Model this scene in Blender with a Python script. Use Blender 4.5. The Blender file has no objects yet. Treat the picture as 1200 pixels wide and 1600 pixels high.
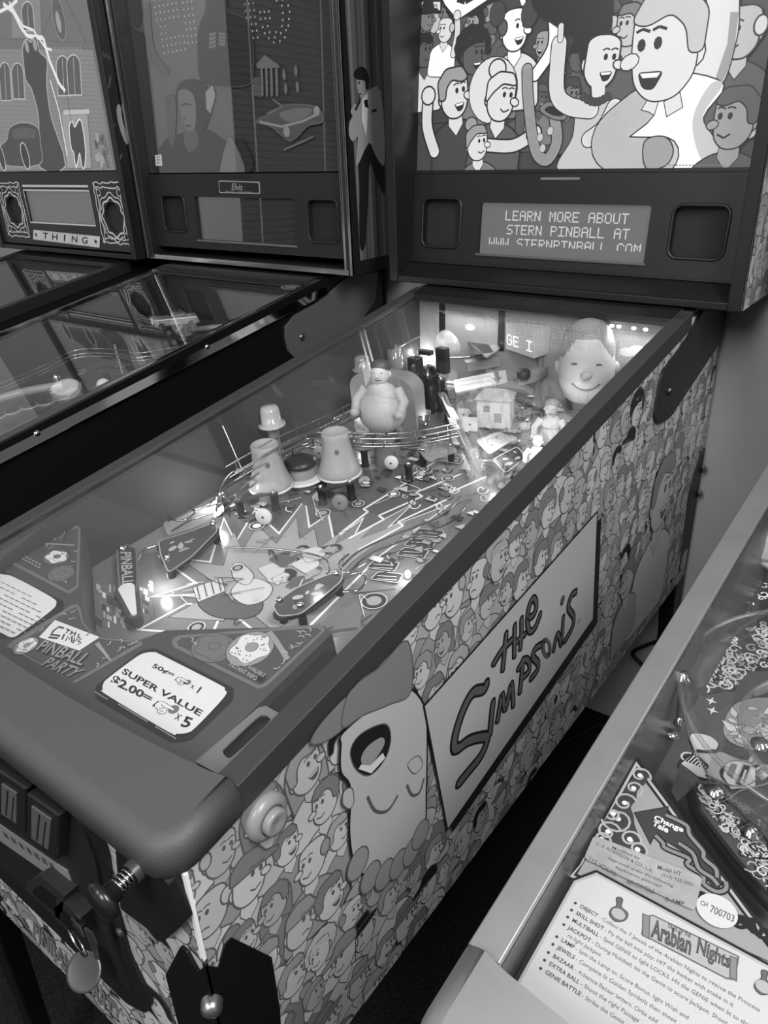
import bpy, math, random
from mathutils import Vector, Matrix

# ------------------------------------------------------------------ camera, world, light
SC = bpy.context.scene
COL = SC.collection
FZ = 0.97                                   # floor to the front edge of the side rails
YAW, PITCH, ROLL = -0.66215, -0.45715, -0.03940
CAM = Vector((0.6662, -0.2786, 0.4625 + FZ))
FPX = 1185.43
_cy, _sy, _cp, _sp = math.cos(YAW), math.sin(YAW), math.cos(PITCH), math.sin(PITCH)
FWD = Vector((_sy * _cp, _cy * _cp, _sp))
_r0 = Vector((_cy, -_sy, 0)); _u0 = _r0.cross(FWD)
RGT = math.cos(ROLL) * _r0 + math.sin(ROLL) * _u0
UPV = -math.sin(ROLL) * _r0 + math.cos(ROLL) * _u0
cam = bpy.data.cameras.new('camera')
cam_o = bpy.data.objects.new('camera', cam); COL.objects.link(cam_o)
cam.sensor_fit = 'VERTICAL'; cam.sensor_height = 36; cam.lens = FPX / 1600 * 36
cam.clip_start = 0.01
mw = Matrix((RGT, UPV, -FWD)).transposed().to_4x4(); mw.translation = CAM
cam_o.matrix_world = mw
SC.camera = cam_o
SC.view_settings.view_transform = 'Standard'; SC.view_settings.look = 'None'
SC.view_settings.gamma = 1; SC.view_settings.use_curve_mapping = False
SC.view_settings.exposure = 0.0
SC.cycles.use_denoising = True
SC.cycles.max_bounces = 10; SC.cycles.transparent_max_bounces = 24
SC.cycles.sample_clamp_indirect = 4

W = bpy.data.worlds.new('world'); SC.world = W; W.use_nodes = True
W.node_tree.nodes['Background'].inputs[0].default_value = (1, 1, 1, 1)
W.node_tree.nodes['Background'].inputs[1].default_value = 0.24

def lamp(name, kind, loc, energy, target=None, size=0.1, size_y=None, radius=None):
    l = bpy.data.lights.new(name, kind); l.energy = energy
    if kind == 'AREA':
        l.size = size
        if size_y: l.shape = 'RECTANGLE'; l.size_y = size_y
    elif radius is not None: l.shadow_soft_size = radius
    o = bpy.data.objects.new(name, l); COL.objects.link(o); o.location = loc
    if target is not None:
        o.rotation_euler = (Vector(target) - Vector(loc)).to_track_quat('-Z', 'Y').to_euler()
    return o
lamp('overhead_light', 'AREA', (1.55, -0.25, 2.72), 66, (0.9, 0.3, .7), 0.6, 1.2)
lamp('overhead_light', 'AREA', (0.72, -2.0, 2.72), 48, (0.5, 0.8, .8), 0.6, 1.2)
lamp('overhead_light', 'AREA', (-0.6, -1.6, 2.72), 16, (-0.5, -0.1, 0.5), 0.6, 1.2)
lamp('overhead_light', 'AREA', (-2.3, -1.2, 2.72), 9.5, (-3.2, -0.4, 1.5), 0.6, 1.2)  # added lamp, only brightens the left wall that the panes mirror

# ------------------------------------------------------------------ helpers
def lin(v):
    return v / 12.92 if v <= 0.04045 else ((v + 0.055) / 1.055) ** 2.4

_mats = {}
def G(v, rough=0.5, metal=0.0, spec=0.5, noise=0.0, scale=40.0, bump=0.0, coat=0.0, name=None):
    """grey painted / plastic / metal surface, v is the display grey"""
    key = ('g', v, rough, metal, spec, noise, scale, bump, coat)
    if key in _mats: return _mats[key]
    m = bpy.data.materials.new(name or 'grey_%02d' % round(v * 99)); m.use_nodes = True
    nt = m.node_tree; b = nt.nodes['Principled BSDF']
    L = lin(v)
    b.inputs['Base Color'].default_value = (L, L, L, 1)
    b.inputs['Roughness'].default_value = rough; b.inputs['Metallic'].default_value = metal
    b.inputs['Specular IOR Level'].default_value = spec
    b.inputs['Coat Weight'].default_value = coat; b.inputs['Coat Roughness'].default_value = 0.08
    if noise or bump:
        tc = nt.nodes.new('ShaderNodeTexCoord')
        n = nt.nodes.new('ShaderNodeTexNoise'); n.inputs['Scale'].default_value = scale; n.inputs['Detail'].default_value = 4
        nt.links.new(tc.outputs['Object'], n.inputs['Vector'])
        if noise:
            r = nt.nodes.new('ShaderNodeValToRGB')
            a, c = max(0, L * (1 - noise)), L * (1 + noise)
            r.color_ramp.elements[0].position = 0.3; r.color_ramp.elements[1].position = 0.7
            r.color_ramp.elements[0].color = (a, a, a, 1); r.color_ramp.elements[1].color = (c, c, c, 1)
            nt.links.new(n.outputs['Fac'], r.inputs[0]); nt.links.new(r.outputs[0], b.inputs['Base Color'])
        if bump:
            bp = nt.nodes.new('ShaderNodeBump'); bp.inputs['Strength'].default_value = bump; bp.inputs['Distance'].default_value = 0.002
            nt.links.new(n.outputs['Fac'], bp.inputs['Height']); nt.links.new(bp.outputs[0], b.inputs['Normal'])
    _mats[key] = m
    return m

def EM(v, k=1.0, name=None):
    """something that gives off light, v is the display grey it should read as"""
    key = ('e', v, k)
    if key in _mats: return _mats[key]
    m = bpy.data.materials.new(name or 'lit_%02d' % round(v * 99)); m.use_nodes = True
    b = m.node_tree.nodes['Principled BSDF']; L = lin(v)
    b.inputs['Base Color'].default_value = (L * .3, L * .3, L * .3, 1); b.inputs['Roughness'].default_value = 0.35
    b.inputs['Emission Color'].default_value = (L, L, L, 1); b.inputs['Emission Strength'].default_value = k
    _mats[key] = m
    return m

def GLASS(tint=1.0, boost=1.0, rough=0.0, ior=1.5, veil=0.0, name='clear_glass'):
    key = ('gl', tint, boost, rough, ior, veil)
    if key in _mats: return _mats[key]
    m = bpy.data.materials.new(name); m.use_nodes = True; nt = m.node_tree
    nt.nodes.remove(nt.nodes['Principled BSDF'])
    out = nt.nodes['Material Output']
    t = nt.nodes.new('ShaderNodeBsdfTransparent'); t.inputs[0].default_value = (tint, tint, tint, 1)
    g = nt.nodes.new('ShaderNodeBsdfGlossy'); g.inputs['Roughness'].default_value = rough; g.inputs['Color'].default_value = (1, 1, 1, 1)
    f = nt.nodes.new('ShaderNodeFresnel'); f.inputs['IOR'].default_value = ior
    ge = nt.nodes.new('ShaderNodeNewGeometry'); mr = nt.nodes.new('ShaderNodeMapRange')     # same Fresnel on both faces of a pane
    mr.inputs[3].default_value = ior; mr.inputs[4].default_value = 1 / ior
    nt.links.new(ge.outputs['Backfacing'], mr.inputs[0]); nt.links.new(mr.outputs[0], f.inputs['IOR'])
    mu = nt.nodes.new('ShaderNodeMath'); mu.operation = 'MULTIPLY'; mu.use_clamp = True; mu.inputs[1].default_value = boost
    mx = nt.nodes.new('ShaderNodeMixShader')
    nt.links.new(f.outputs[0], mu.inputs[0]); nt.links.new(mu.outputs[0], mx.inputs[0])
    if veil:
        d = nt.nodes.new('ShaderNodeBsdfDiffuse'); d.inputs[0].default_value = (.8, .8, .8, 1)
        m2 = nt.nodes.new('ShaderNodeMixShader'); m2.inputs[0].default_value = veil
        nt.links.new(t.outputs[0], m2.inputs[1]); nt.links.new(d.outputs[0], m2.inputs[2]); nt.links.new(m2.outputs[0], mx.inputs[1])
    else:
        nt.links.new(t.outputs[0], mx.inputs[1])
    nt.links.new(g.outputs[0], mx.inputs[2]); nt.links.new(mx.outputs[0], out.inputs[0])
    _mats[key] = m
    return m

class Fr:
    """a flat frame in the world: origin, two axes, normal"""
    def __init__(s, O, ex, ey):
        s.O = Vector(O); s.ex = Vector(ex).normalized(); s.ey = Vector(ey).normalized(); s.n = s.ex.cross(s.ey).normalized()
    def at(s, a, b, off=0.0): return s.O + a * s.ex + b * s.ey + off * s.n
    def px(s, x, y):
        d = FWD + RGT * ((x - 600) / FPX) - UPV * ((y - 800) / FPX)
        t = (s.O - CAM).dot(s.n) / d.dot(s.n)
        q = CAM + t * d - s.O
        return (q.dot(s.ex), q.dot(s.ey))
    def pts(s, L): return [s.px(*q) for q in L]
    def lift(s, h): return Fr(s.O + s.n * h, s.ex, s.ey)

class MB:
    def __init__(s, xf=None): s.v = []; s.f = []; s.m = []; s.sm = []; s.xf = xf
    def V(s, p):
        p = Vector(p)
        if s.xf is not None: p = s.xf @ p
        s.v.append(p); return len(s.v) - 1
    def face(s, pts, mi=0, sm=False):
        s.f.append([s.V(p) for p in pts]); s.m.append(mi); s.sm.append(sm)
    def faces(s, vs, fs, mi=0, sm=False):
        b = len(s.v)
        for p in vs: s.V(p)
        for f in fs: s.f.append([b + i for i in f]); s.m.append(mi); s.sm.append(sm)
    def hexa(s, c, mi=0):       # 8 corners: bottom 4 ccw, top 4 ccw
        s.faces(c, [(3, 2, 1, 0), (4, 5, 6, 7), (0, 1, 5, 4), (1, 2, 6, 5), (2, 3, 7, 6), (3, 0, 4, 7)], mi)
    def box(s, x0, x1, y0, y1, z0, z1, mi=0):
        s.hexa([(x0, y0, z0), (x1, y0, z0), (x1, y1, z0), (x0, y1, z0), (x0, y0, z1), (x1, y0, z1), (x1, y1, z1), (x0, y1, z1)], mi)
    def prism(s, pts, vec, mi=0, mside=None, sm=False):
        n = len(pts); A = [Vector(p) for p in pts]; B = [p + Vector(vec) for p in A]
        s.faces(A, [tuple(reversed(range(n)))], mi); s.faces(B, [tuple(range(n))], mi)
        s.faces(A + B, [(i, (i + 1) % n, n + (i + 1) % n, n + i) for i in range(n)], mi if mside is None else mside, sm)
    def slab(s, fr, p2, t0, t1, mi=0, mside=None):   # 2d outline in a frame, from offset t0 to t1
        s.prism([fr.at(a, b, t0) for a, b in p2], fr.n * (t1 - t0), mi, mside)
    def flat(s, fr, p2, off, mi=0):
        s.face([fr.at(a, b, off) for a, b in p2], mi)
    def ring(s, c, ax, r, n):
        ax = Vector(ax).normalized()
        t = Vector((1, 0, 0)) if abs(ax.x) < 0.8 else Vector((0, 1, 0))
        u = ax.cross(t).normalized(); w = ax.cross(u)
        c = Vector(c)
        return [c + r * (math.cos(2 * math.pi * i / n) * u + math.sin(2 * math.pi * i / n) * w) for i in range(n)]
    def cyl(s, p0, p1, r0, r1=None, n=16, mi=0, caps=True, mcap=None):
        r1 = r0 if r1 is None else r1
        p0, p1 = Vector(p0), Vector(p1); ax = p1 - p0
        A = s.ring(p0, ax, r0, n); B = s.ring(p1, ax, r1, n)
        s.faces(A + B, [(i, (i + 1) % n, n + (i + 1) % n, n + i) for i in range(n)], mi, True)
        if caps:
            k = mi if mcap is None else mcap
            s.faces(A, [tuple(reversed(range(n)))], k); s.faces(B, [tuple(range(n))], k)
    def lathe(s, prof, base, ax=(0, 0, 1), n=24, mi=0):
        base = Vector(base); ax = Vector(ax).normalized(); vs = []; fs = []
        for r, h in prof: vs += s.ring(base + ax * h, ax, max(r, 1e-5), n)
        for k in range(len(prof) - 1):
            for i in range(n): fs.append((k * n + i, k * n + (i + 1) % n, (k + 1) * n + (i + 1) % n, (k + 1) * n + i))
        s.faces(vs, fs, mi, True)
        if prof[0][0] > 1e-4: s.faces(s.ring(base + ax * prof[0][1], ax, prof[0][0], n), [tuple(reversed(range(n)))], mi)
        if prof[-1][0] > 1e-4: s.faces(s.ring(base + ax * prof[-1][1], ax, prof[-1][0], n), [tuple(range(n))], mi)
    def tube(s, pts, r, n=8, mi=0, closed=False, caps=True):
        P = [Vector(p) for p in pts]; N = len(P); vs = []; fs = []; u = None
        for i in range(N):
            if closed: d = P[(i + 1) % N] - P[i - 1]
            else: d = P[min(i + 1, N - 1)] - P[max(i - 1, 0)]
            d.normalize()
            if u is None:
                t = Vector((0, 0, 1)) if abs(d.z) < 0.8 else Vector((1, 0, 0)); u = d.cross(t).normalized()
            else:
                u = (u - d * u.dot(d)).normalized()
            w = d.cross(u); rr = r[i] if isinstance(r, (list, tuple)) else r
            vs += [P[i] + rr * (math.cos(2 * math.pi * k / n) * u + math.sin(2 * math.pi * k / n) * w) for k in range(n)]
        for i in range(N if closed else N - 1):
            j = (i + 1) % N
            for k in range(n): fs.append((i * n + k, i * n + (k + 1) % n, j * n + (k + 1) % n, j * n + k))
        s.faces(vs, fs, mi, True)
        if not closed and caps:
            s.faces(vs[:n], [tuple(reversed(range(n)))], mi); s.faces(vs[-n:], [tuple(range(n))], mi)
    def ell(s, c, rx, ry, rz, mi=0, n=20, m=12, rot=None):
        c = Vector(c); vs = []; fs = []
        for j in range(m + 1):
            th = math.pi * j / m
            for i in range(n):
                ph = 2 * math.pi * i / n
                q = Vector((rx * math.sin(th) * math.cos(ph), ry * math.sin(th) * math.sin(ph), rz * math.cos(th)))
                if rot is not None: q = rot @ q
                vs.append(c + q)
        for j in range(m):
            for i in range(n): fs.append((j * n + i, (j + 1) * n + i, (j + 1) * n + (i + 1) % n, j * n + (i + 1) % n))
        s.faces(vs, fs, mi, True)
    def stroke(s, fr, p2, w, off, mi=0, closed=False):   # flat ribbon along a 2d line
        P = [Vector(q) for q in p2]; N = len(P); Lf = []; Rt = []
        for i in range(N):
            a = P[i - 1] if (i or closed) else P[i]; b = P[(i + 1) % N] if (i < N - 1 or closed) else P[i]
            d = b - a
            if d.length < 1e-9: d = Vector((1, 0))
            d.normalize(); nn = Vector((-d.y, d.x)); k = w[i] if isinstance(w, (list, tuple)) else w
            Lf.append(P[i] + nn * k / 2); Rt.append(P[i] - nn * k / 2)
        for i in range(N if closed else N - 1):
            j = (i + 1) % N
            s.face([fr.at(*Rt[i], off), fr.at(*Rt[j], off), fr.at(*Lf[j], off), fr.at(*Lf[i], off)], mi)
    def dot(s, fr, c, r, off, mi=0, n=14, ry=None, rot=0.0):
        s.flat(fr, oval(c, r, ry if ry else r, n, rot), off, mi)
    def mesh2d(s, vs, fs, fr, off, mi, t=None):     # flat mesh mapped into a frame
        vs = [fr.at(a, b, off) for a, b in vs]; s.faces(vs, fs, mi)
    def build(s, name, mats, parent=None, bevel=0.0, kind=None, label=None):
        me = bpy.data.meshes.new(name)
        root = parent
        while root is not None and root.parent is not None: root = root.parent
        inv = ROOTS[root.name].inverted() if root is not None else None
        if inv is None:             # own origin at the foot of the mesh
            xs = [p.x for p in s.v]; ys = [p.y for p in s.v]; zs = [p.z for p in s.v]
            org = Vector(((min(xs) + max(xs)) / 2, (min(ys) + max(ys)) / 2, min(zs)))
            vs = [p - org for p in s.v]
        else:
            vs = [inv @ p for p in s.v]
        me.from_pydata(vs, [], s.f)
        if not isinstance(mats, (list, tuple)): mats = [mats]
        for m in mats: me.materials.append(m)
        me.polygons.foreach_set('material_index', s.m)
        me.polygons.foreach_set('use_smooth', s.sm)
        me.update()
        o = bpy.data.objects.new(name, me); COL.objects.link(o)
        if inv is None: o.location = org; ROOTS[o.name] = Matrix.Translation(org)
        if parent is not None: o.parent = parent
        if bevel:
            b = o.modifiers.new('bevel', 'BEVEL'); b.width = bevel; b.segments = 3; b.limit_method = 'ANGLE'; b.angle_limit = math.radians(40)
        if kind: o['kind'] = kind
        if label: o['label'] = label
        return o
ROOTS = {}
def thing(name, label, cat, loc=(0, 0, 0), rz=0.0, group=None):
    o = bpy.data.objects.new(name, None); COL.objects.link(o); o.empty_display_size = 0.1
    o.location = loc; o.rotation_euler = (0, 0, rz)
    ROOTS[o.name] = Matrix.Translation(loc) @ Matrix.Rotation(rz, 4, 'Z')
    o['label'] = label; o['category'] = cat
    if group: o['group'] = group
    return o
def tag(o, label, cat, group=None):
    o['label'] = label; o['category'] = cat
    if group: o['group'] = group
    return o

def oval(c, rx, ry, n=20, rot=0.0, a0=0.0, a1=2 * math.pi):
    full = abs(a1 - a0 - 2 * math.pi) < 1e-6; k = n if full else n - 1; R = []
    for i in range(n):
        a = a0 + (a1 - a0) * i / k; x, y = rx * math.cos(a), ry * math.sin(a)
        R.append((c[0] + x * math.cos(rot) - y * math.sin(rot), c[1] + x * math.sin(rot) + y * math.cos(rot)))
    return R
def rrect(x0, x1, y0, y1, r, n=6):
    R = []
    for cx, cy, a in ((x1 - r, y0 + r, -90), (x1 - r, y1 - r, 0), (x0 + r, y1 - r, 90), (x0 + r, y0 + r, 180)):
        for i in range(n + 1):
            t = math.radians(a + 90 * i / n); R.append((cx + r * math.cos(t), cy + r * math.sin(t)))
    return R
def spline(P, n=6, closed=False):
    """Catmull-Rom through the points"""
    N = len(P); R = []; D = len(P[0])
    for i in range(N if closed else N - 1):
        g = (lambda k: P[k % N]) if closed else (lambda k: P[min(max(k, 0), N - 1)])
        p0, p1, p2, p3 = g(i - 1), g(i), g(i + 1), g(i + 2)
        for j in range(n):
            t = j / n
            R.append(tuple(0.5 * (2 * p1[d] + (p2[d] - p0[d]) * t + (2 * p0[d] - 5 * p1[d] + 4 * p2[d] - p3[d]) * t * t + (3 * p1[d] - p0[d] - 3 * p2[d] + p3[d]) * t ** 3) for d in range(D)))
    if not closed: R.append(tuple(P[-1]))
    return R
def roundc(P, r, n=4):
    """round the corners of a polygon"""
    R = []; N = len(P)
    for i in range(N):
        p = Vector(P[i]); a = Vector(P[i - 1]) - p; b = Vector(P[(i + 1) % N]) - p
        k = min(r, a.length * .45, b.length * .45); A = p + a.normalized() * k; B = p + b.normalized() * k
        for j in range(n + 1):
            t = j / n; q = A * (1 - t) ** 2 + p * 2 * t * (1 - t) + B * t * t; R.append((q.x, q.y))
    return R
def clip(poly, reg):
    """clip a polygon by a convex ccw region"""
    out = list(poly)
    for i in range(len(reg)):
        (ax, ay), (bx, by) = reg[i], reg[(i + 1) % len(reg)]; inp = out; out = []
        if not inp: return []
        sd = lambda q: (bx - ax) * (q[1] - ay) - (by - ay) * (q[0] - ax)
        for j in range(len(inp)):
            p, q = inp[j - 1], inp[j]; a, b = sd(p), sd(q)
            if (a >= 0) != (b >= 0):
                t = a / (a - b); out.append((p[0] + (q[0] - p[0]) * t, p[1] + (q[1] - p[1]) * t))
            if b >= 0: out.append(q)
    return out
def curve2d(outer, holes=()):
    """filled outline with holes -> 2d verts, faces"""
    cu = bpy.data.curves.new('tmp', 'CURVE'); cu.dimensions = '2D'; cu.fill_mode = 'BOTH'
    for L in [outer] + list(holes):
        sp = cu.splines.new('POLY'); sp.points.add(len(L) - 1); sp.use_cyclic_u = True
        for q, p in zip(sp.points, L): q.co = (p[0], p[1], 0, 1)
    return _grab(cu)
def _grab(cu):
    o = bpy.data.objects.new('tmp', cu); COL.objects.link(o)
    me = bpy.data.meshes.new_from_object(o)
    vs = [(v.co.x, v.co.y) for v in me.vertices]; fs = [tuple(p.vertices) for p in me.polygons]
    bpy.data.objects.remove(o); bpy.data.meshes.remove(me); bpy.data.curves.remove(cu)
    return vs, fs
def text2d(body, size, bold=0.0, shear=0.0, spacing=1.0, align='LEFT', xs=1.0):
    cu = bpy.data.curves.new('tmp', 'FONT'); cu.body = body; cu.size = size; cu.offset = bold * size; cu.shear = shear
    cu.space_character = spacing; cu.align_x = align; cu.resolution_u = 3
    vs, fs = _grab(cu)
    return [(x * xs, y) for x, y in vs], fs
def put_text(mb, fr, body, size, at, dirv=(1, 0), off=0.0002, mi=0, width=None, upv=None, **k):
    """text along dirv (2d, in the frame); upv gives the 2d letter up direction; width fits the line"""
    vs, fs = text2d(body, size, **k)
    if not vs: return
    if width:
        x1 = max(x for x, y in vs); x0 = min(x for x, y in vs); q = width / (x1 - x0); vs = [((x - x0) * q, y) for x, y in vs]
    d = Vector(dirv).normalized(); u = Vector((-d.y, d.x)) if upv is None else Vector(upv).normalized()
    mb.mesh2d([(at[0] + x * d.x + y * u.x, at[1] + x * d.y + y * u.y) for x, y in vs], fs, fr, off, mi)
def quad_text(mb, fr, body, q, off=0.0002, mi=0, bold=0.0, shear=0.0, spacing=1.0):
    """fit text into the quad bl, br, tr, tl (2d points of the frame)"""
    vs, fs = text2d(body, 1.0, bold=bold, shear=shear, spacing=spacing)
    x0 = min(x for x, y in vs); x1 = max(x for x, y in vs); y0 = min(y for x, y in vs); y1 = max(y for x, y in vs)
    bl, br, tr, tl = [Vector(p) for p in q]; R = []
    for x, y in vs:
        a = (x - x0) / (x1 - x0); b = (y - y0) / (y1 - y0)
        p = (bl * (1 - a) + br * a) * (1 - b) + (tl * (1 - a) + tr * a) * b; R.append((p.x, p.y))
    mb.mesh2d(R, fs, fr, off, mi)
def plate(mb, fr, outer, holes, t0, t1, mi=0, mside=None):
    """flat plate with holes and real thickness"""
    vs, fs = curve2d(outer, holes)
    for t in (t0, t1): mb.faces([fr.at(a, b, t) for a, b in vs], fs, mi)
    for L in [outer] + list(holes):
        n = len(L)
        mb.faces([fr.at(a, b, t0) for a, b in L] + [fr.at(a, b, t1) for a, b in L],
                 [(i, (i + 1) % n, n + (i + 1) % n, n + i) for i in range(n)], mi if mside is None else mside)
# ------------------------------------------------------------------ the room
def structure(mb, name, mats):
    o = mb.build(name, mats); o['kind'] = 'structure'; return o
WALLY = 1.345
b = MB(); b.box(-3.3, 3.0, -2.7, WALLY + .1, -0.06, 0); structure(b, 'floor', G(0.12, 0.95, 0, .15, noise=.6, scale=220, bump=.5, name='black_carpet'))
b = MB(); b.box(-3.3, 3.0, WALLY, WALLY + .1, 0, 2.8); structure(b, 'wall_back', G(0.62, 0.75, 0, .3, noise=.03, scale=14, bump=.05, name='grey_wall_paint'))
b = MB(); b.box(-3.3, 3.0, -2.7, -2.6, 0, 2.8); structure(b, 'wall_front', G(0.86, 0.8, 0, .2, noise=.02, scale=10, name='pale_wall_paint'))

b = MB(); y0, y1, z0, z1 = -2.45, -1.08, .85, 2.62
for q in ((-2.6, y0, 0, 2.8), (y1, WALLY + .1, 0, 2.8), (y0, y1, 0, z0), (y0, y1, z1, 2.8)): b.box(-3.3, -3.2, q[0], q[1], q[2], q[3])
structure(b, 'wall_left', G(0.90, 0.8, 0, .2, noise=.02, scale=10, name='white_wall_paint'))
b = MB(); b.box(-3.29, -3.28, y0, y1, z0, z1, 0); win_o = structure(b, 'window_1', G(.16, .1, name='night_glass')); ROOTS[win_o.name] = Matrix.Translation(win_o.location)
b = MB()
for k in range(int((z1 - z0) / .042)):
    z = z0 + .02 + k * .042; b.hexa([(-3.235, y0 + .01, z), (-3.215, y0 + .01, z + .028), (-3.215, y1 - .01, z + .028), (-3.235, y1 - .01, z), (-3.236, y0 + .01, z + .002), (-3.216, y0 + .01, z + .03), (-3.216, y1 - .01, z + .03), (-3.236, y1 - .01, z + .002)])
b.build('blind_slats', G(.40, .6, name='grey_slats'), win_o)
for y in (-1.265, -1.93):
    b = MB(); b.cyl((-3.21, y, z0), (-3.21, y, z1), .006, n=8); b.build('blind_cord', G(.95, .8, name='white_cord'), win_o)

# ------------------------------------------------------------------ one pinball machine's carcass
H, S, YF, YB, ZBOT = 0.286, 0.1617, -0.059, 1.31, -0.456
RAIL_L, BBY, BBZ, BBW, BBH = 1.09, 1.094, 0.182, 0.725, 0.76
TILT = 0.0904
def rot2(p, a): return (p[0] * math.cos(a) - p[1] * math.sin(a), p[0] * math.sin(a) + p[1] * math.cos(a))
class Machine:
    def __init__(s, root, cx, cy=0.0, dz=0.0, rz=0.0, py=1.1551, tilt=TILT):
        s.root = root
        s.xf = Matrix.Translation((cx, cy, FZ + dz)) @ Matrix.Rotation(rz, 4, 'Z')
        s.dz = dz
        R = s.xf.to_3x3()
        s.R = R
        st, ct = math.sin(tilt), math.cos(tilt); s.py, s.tilt = py, tilt; th = math.atan(S)
        f = lambda o, ex, ey: Fr(s.xf @ Vector(o), R @ Vector(ex), R @ Vector(ey))
        s.top = f((0, 0, 0), (1, 0, 0), (0, math.cos(th), math.sin(th)))            # plane of the rail tops
        s.apron = f((0, 0, -.045), (1, 0, 0), (0, math.cos(th), math.sin(th)))
        s.side = f((H + .0004, 0, 0), (0, 1, 0), (0, 0, 1))                         # right cabinet side
        s.front = f((0, YF - .0004, 0), (1, 0, 0), (0, 0, 1))                       # coin door side
        s.pan = f((0, py, .2897), (1, 0, 0), (0, st, ct))                       # speaker panel
        s.art = f((0, py + .008, .2897 + .0007), (1, 0, 0), (0, st, ct))        # backglass
        s.bside = f((BBW / 2 + .0004, 0, 0), (0, 1, 0), (0, 0, 1))                  # right backbox side
        s.pf = f((0, 0, -.1035), (1, 0, 0), (0, 1, .09))                            # playfield
        s.inl = f((-.2685, 0, 0), (0, 1, 0), (0, 0, 1))
    def P(s, x, y, z): return s.xf @ Vector((x, y, z))
    def mb(s): return MB(s.xf)

def cab_profile(front_drop=0.006):
    return [(YF, ZBOT), (YB, ZBOT), (YB, .178), (.178 / S - .02, .175), (YF, S * YF - front_drop - .004)]

def carcass(M, mats, rail='black', lockbar=True, body=None, bbz=BBZ, bbw=BBW, BBY=BBY):
    """cabinet, rails, lockbar, glass, backbox"""
    P = {}
    b = M.mb(); pr = cab_profile()
    for sx in (-1, 1):
        b.prism([(sx * H, y, z) for y, z in pr], (-sx * .0175, 0, 0), 0)
    b.box(-H + .0175, H - .0175, YF, YF + .0175, ZBOT, S * YF - .012, 0)
    b.box(-H + .0175, H - .0175, YB - .015, YB, ZBOT, .175, 0)
    b.box(-H + .0175, H - .0175, YF + .0175, YB - .015, ZBOT, ZBOT + .012, 0)
    b.box(-H + .0175, H - .0175, 1.10, YB - .015, .165, .178, 0)
    P['cabinet'] = b.build('cabinet', mats['cab'], M.root)
    for sx in (-1, 1):
        b = M.mb(); x0, x1 = sx * (H - .021), sx * (H + .003)
        sec = [(x0, -.0), (x1, 0), (x1, -.0315), (x1 - sx * .003, -.0315), (x1 - sx * .003, -.006), (x0, -.006)]
        if rail == 'chrome': sec = [(x0, 0), (x0 + sx * .008, 0), (x1 + sx * .007, -.034), (x1 + sx * .004, -.034), (x0 + sx * .006, -.006), (x0, -.006)]
        A = [(x, 0.0, z) for x, z in sec]; Bv = (0, RAIL_L, RAIL_L * S)
        b.prism(A, Bv, 0)
        o = b.build('side_rail', mats['rail'], M.root, bevel=.0012); P['rail%d' % sx] = o
        if rail == 'chrome':
            for yy in (.33, .72):
                c = Vector((sx * (H - .0005), yy, yy * S - .019)); q = MB(M.xf)
                q.lathe([(.006, 0), (.006, .001), (.004, .003), (0, .0035)], c, (sx, 0, .65), 14); q.build('screw', mats['chrome'], o)
    if lockbar:
        b = M.mb(); h = H + .005; R = []
        for cx, cy, a0 in ((h - .03, -.046, -90), (-h + .03, -.046, 180)):
            A = [(cx + .03 * math.cos(math.radians(a0 + 90 * i / 8)), cy + .032 * math.sin(math.radians(a0 + 90 * i / 8))) for i in range(9)]
            if a0 == -90: A = A + [(h, -.0005)] + [(h * (1 - q / 9), -.0005 - .017 * (1 - (1 - q / 9) ** 2)) for q in range(1, 18)] + [(-h, -.0005)]
            R += A
        # a soft roll along the front and the sides
        n = len(R); nv = []
        for q in range(n):
            a, c2 = Vector(R[q]) - Vector(R[q - 1]), Vector(R[(q + 1) % n]) - Vector(R[q]); a.normalize(); c2.normalize()
            d = Vector((-(a.y + c2.y), a.x + c2.x)); d = d.normalized() if d.length > 1e-6 else Vector((0, 0))
            if abs(R[q][0]) < h - .001 and R[q][1] > -.030: d = Vector((0, 0))
            elif R[q][1] > -.001: d = Vector((0, 0)) if abs(R[q][0]) < h - .001 else Vector((-1 if R[q][0] > 0 else 1, 0))
            nv.append(d)
        rings = [(.003, -.031), (.0, -.029), (.0, -.010)] + [(.015 * (1 - math.cos(t)), -.010 + .014 * math.sin(t)) for t in [math.pi / 2 * i / 6 for i in range(1, 7)]]
        vs = []
        for ins, z in rings: vs += [(R[q][0] + nv[q].x * ins, R[q][1] + nv[q].y * ins, (R[q][1] + nv[q].y * ins) * S + z) for q in range(n)]
        b.faces(vs, [(k * n + q, k * n + (q + 1) % n, (k + 1) * n + (q + 1) % n, (k + 1) * n + q) for k in range(len(rings) - 1) for q in range(n)], 0, True)
        b.faces(vs[-n:], [tuple(range(n))], 0); b.faces(vs[:n], [tuple(reversed(range(n)))], 0)
        P['lockbar'] = b.build('lockdown_bar', mats['lock'], M.root)
    b = M.mb(); x = H - .0215
    c = [(-x, -.019), (x, -.019), (x, 1.062), (-x, 1.062)]
    b.hexa([(px, py, py * S - .009) for px, py in c] + [(px, py, py * S - .005) for px, py in c], 0)
    P['glass'] = b.build('playfield_glass', mats['glass'], M.root)
    b = M.mb()
    b.prism([(-x - .002, 1.046, 1.046 * S - .012), (-x - .002, 1.046, 1.046 * S + .001), (-x - .002, 1.075, 1.075 * S + .004), (-x - .002, 1.10, .178), (-x - .002, 1.10, .16)], (2 * x + .004, 0, 0), 0)
    b.build('glass_channel', mats['dark'], M.root, bevel=.001)
    # backbox
    hb = bbw / 2; z0, z1, y1, t = bbz, bbz + BBH, YB + .02, .021
    b = M.mb()
    for sx in (-1, 1): b.box(min(sx * hb, sx * (hb - t)), max(sx * hb, sx * (hb - t)), BBY, y1, z0, z1, 0)
    b.box(-hb + t, hb - t, BBY, y1, z1 - .02, z1, 0)
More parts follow.
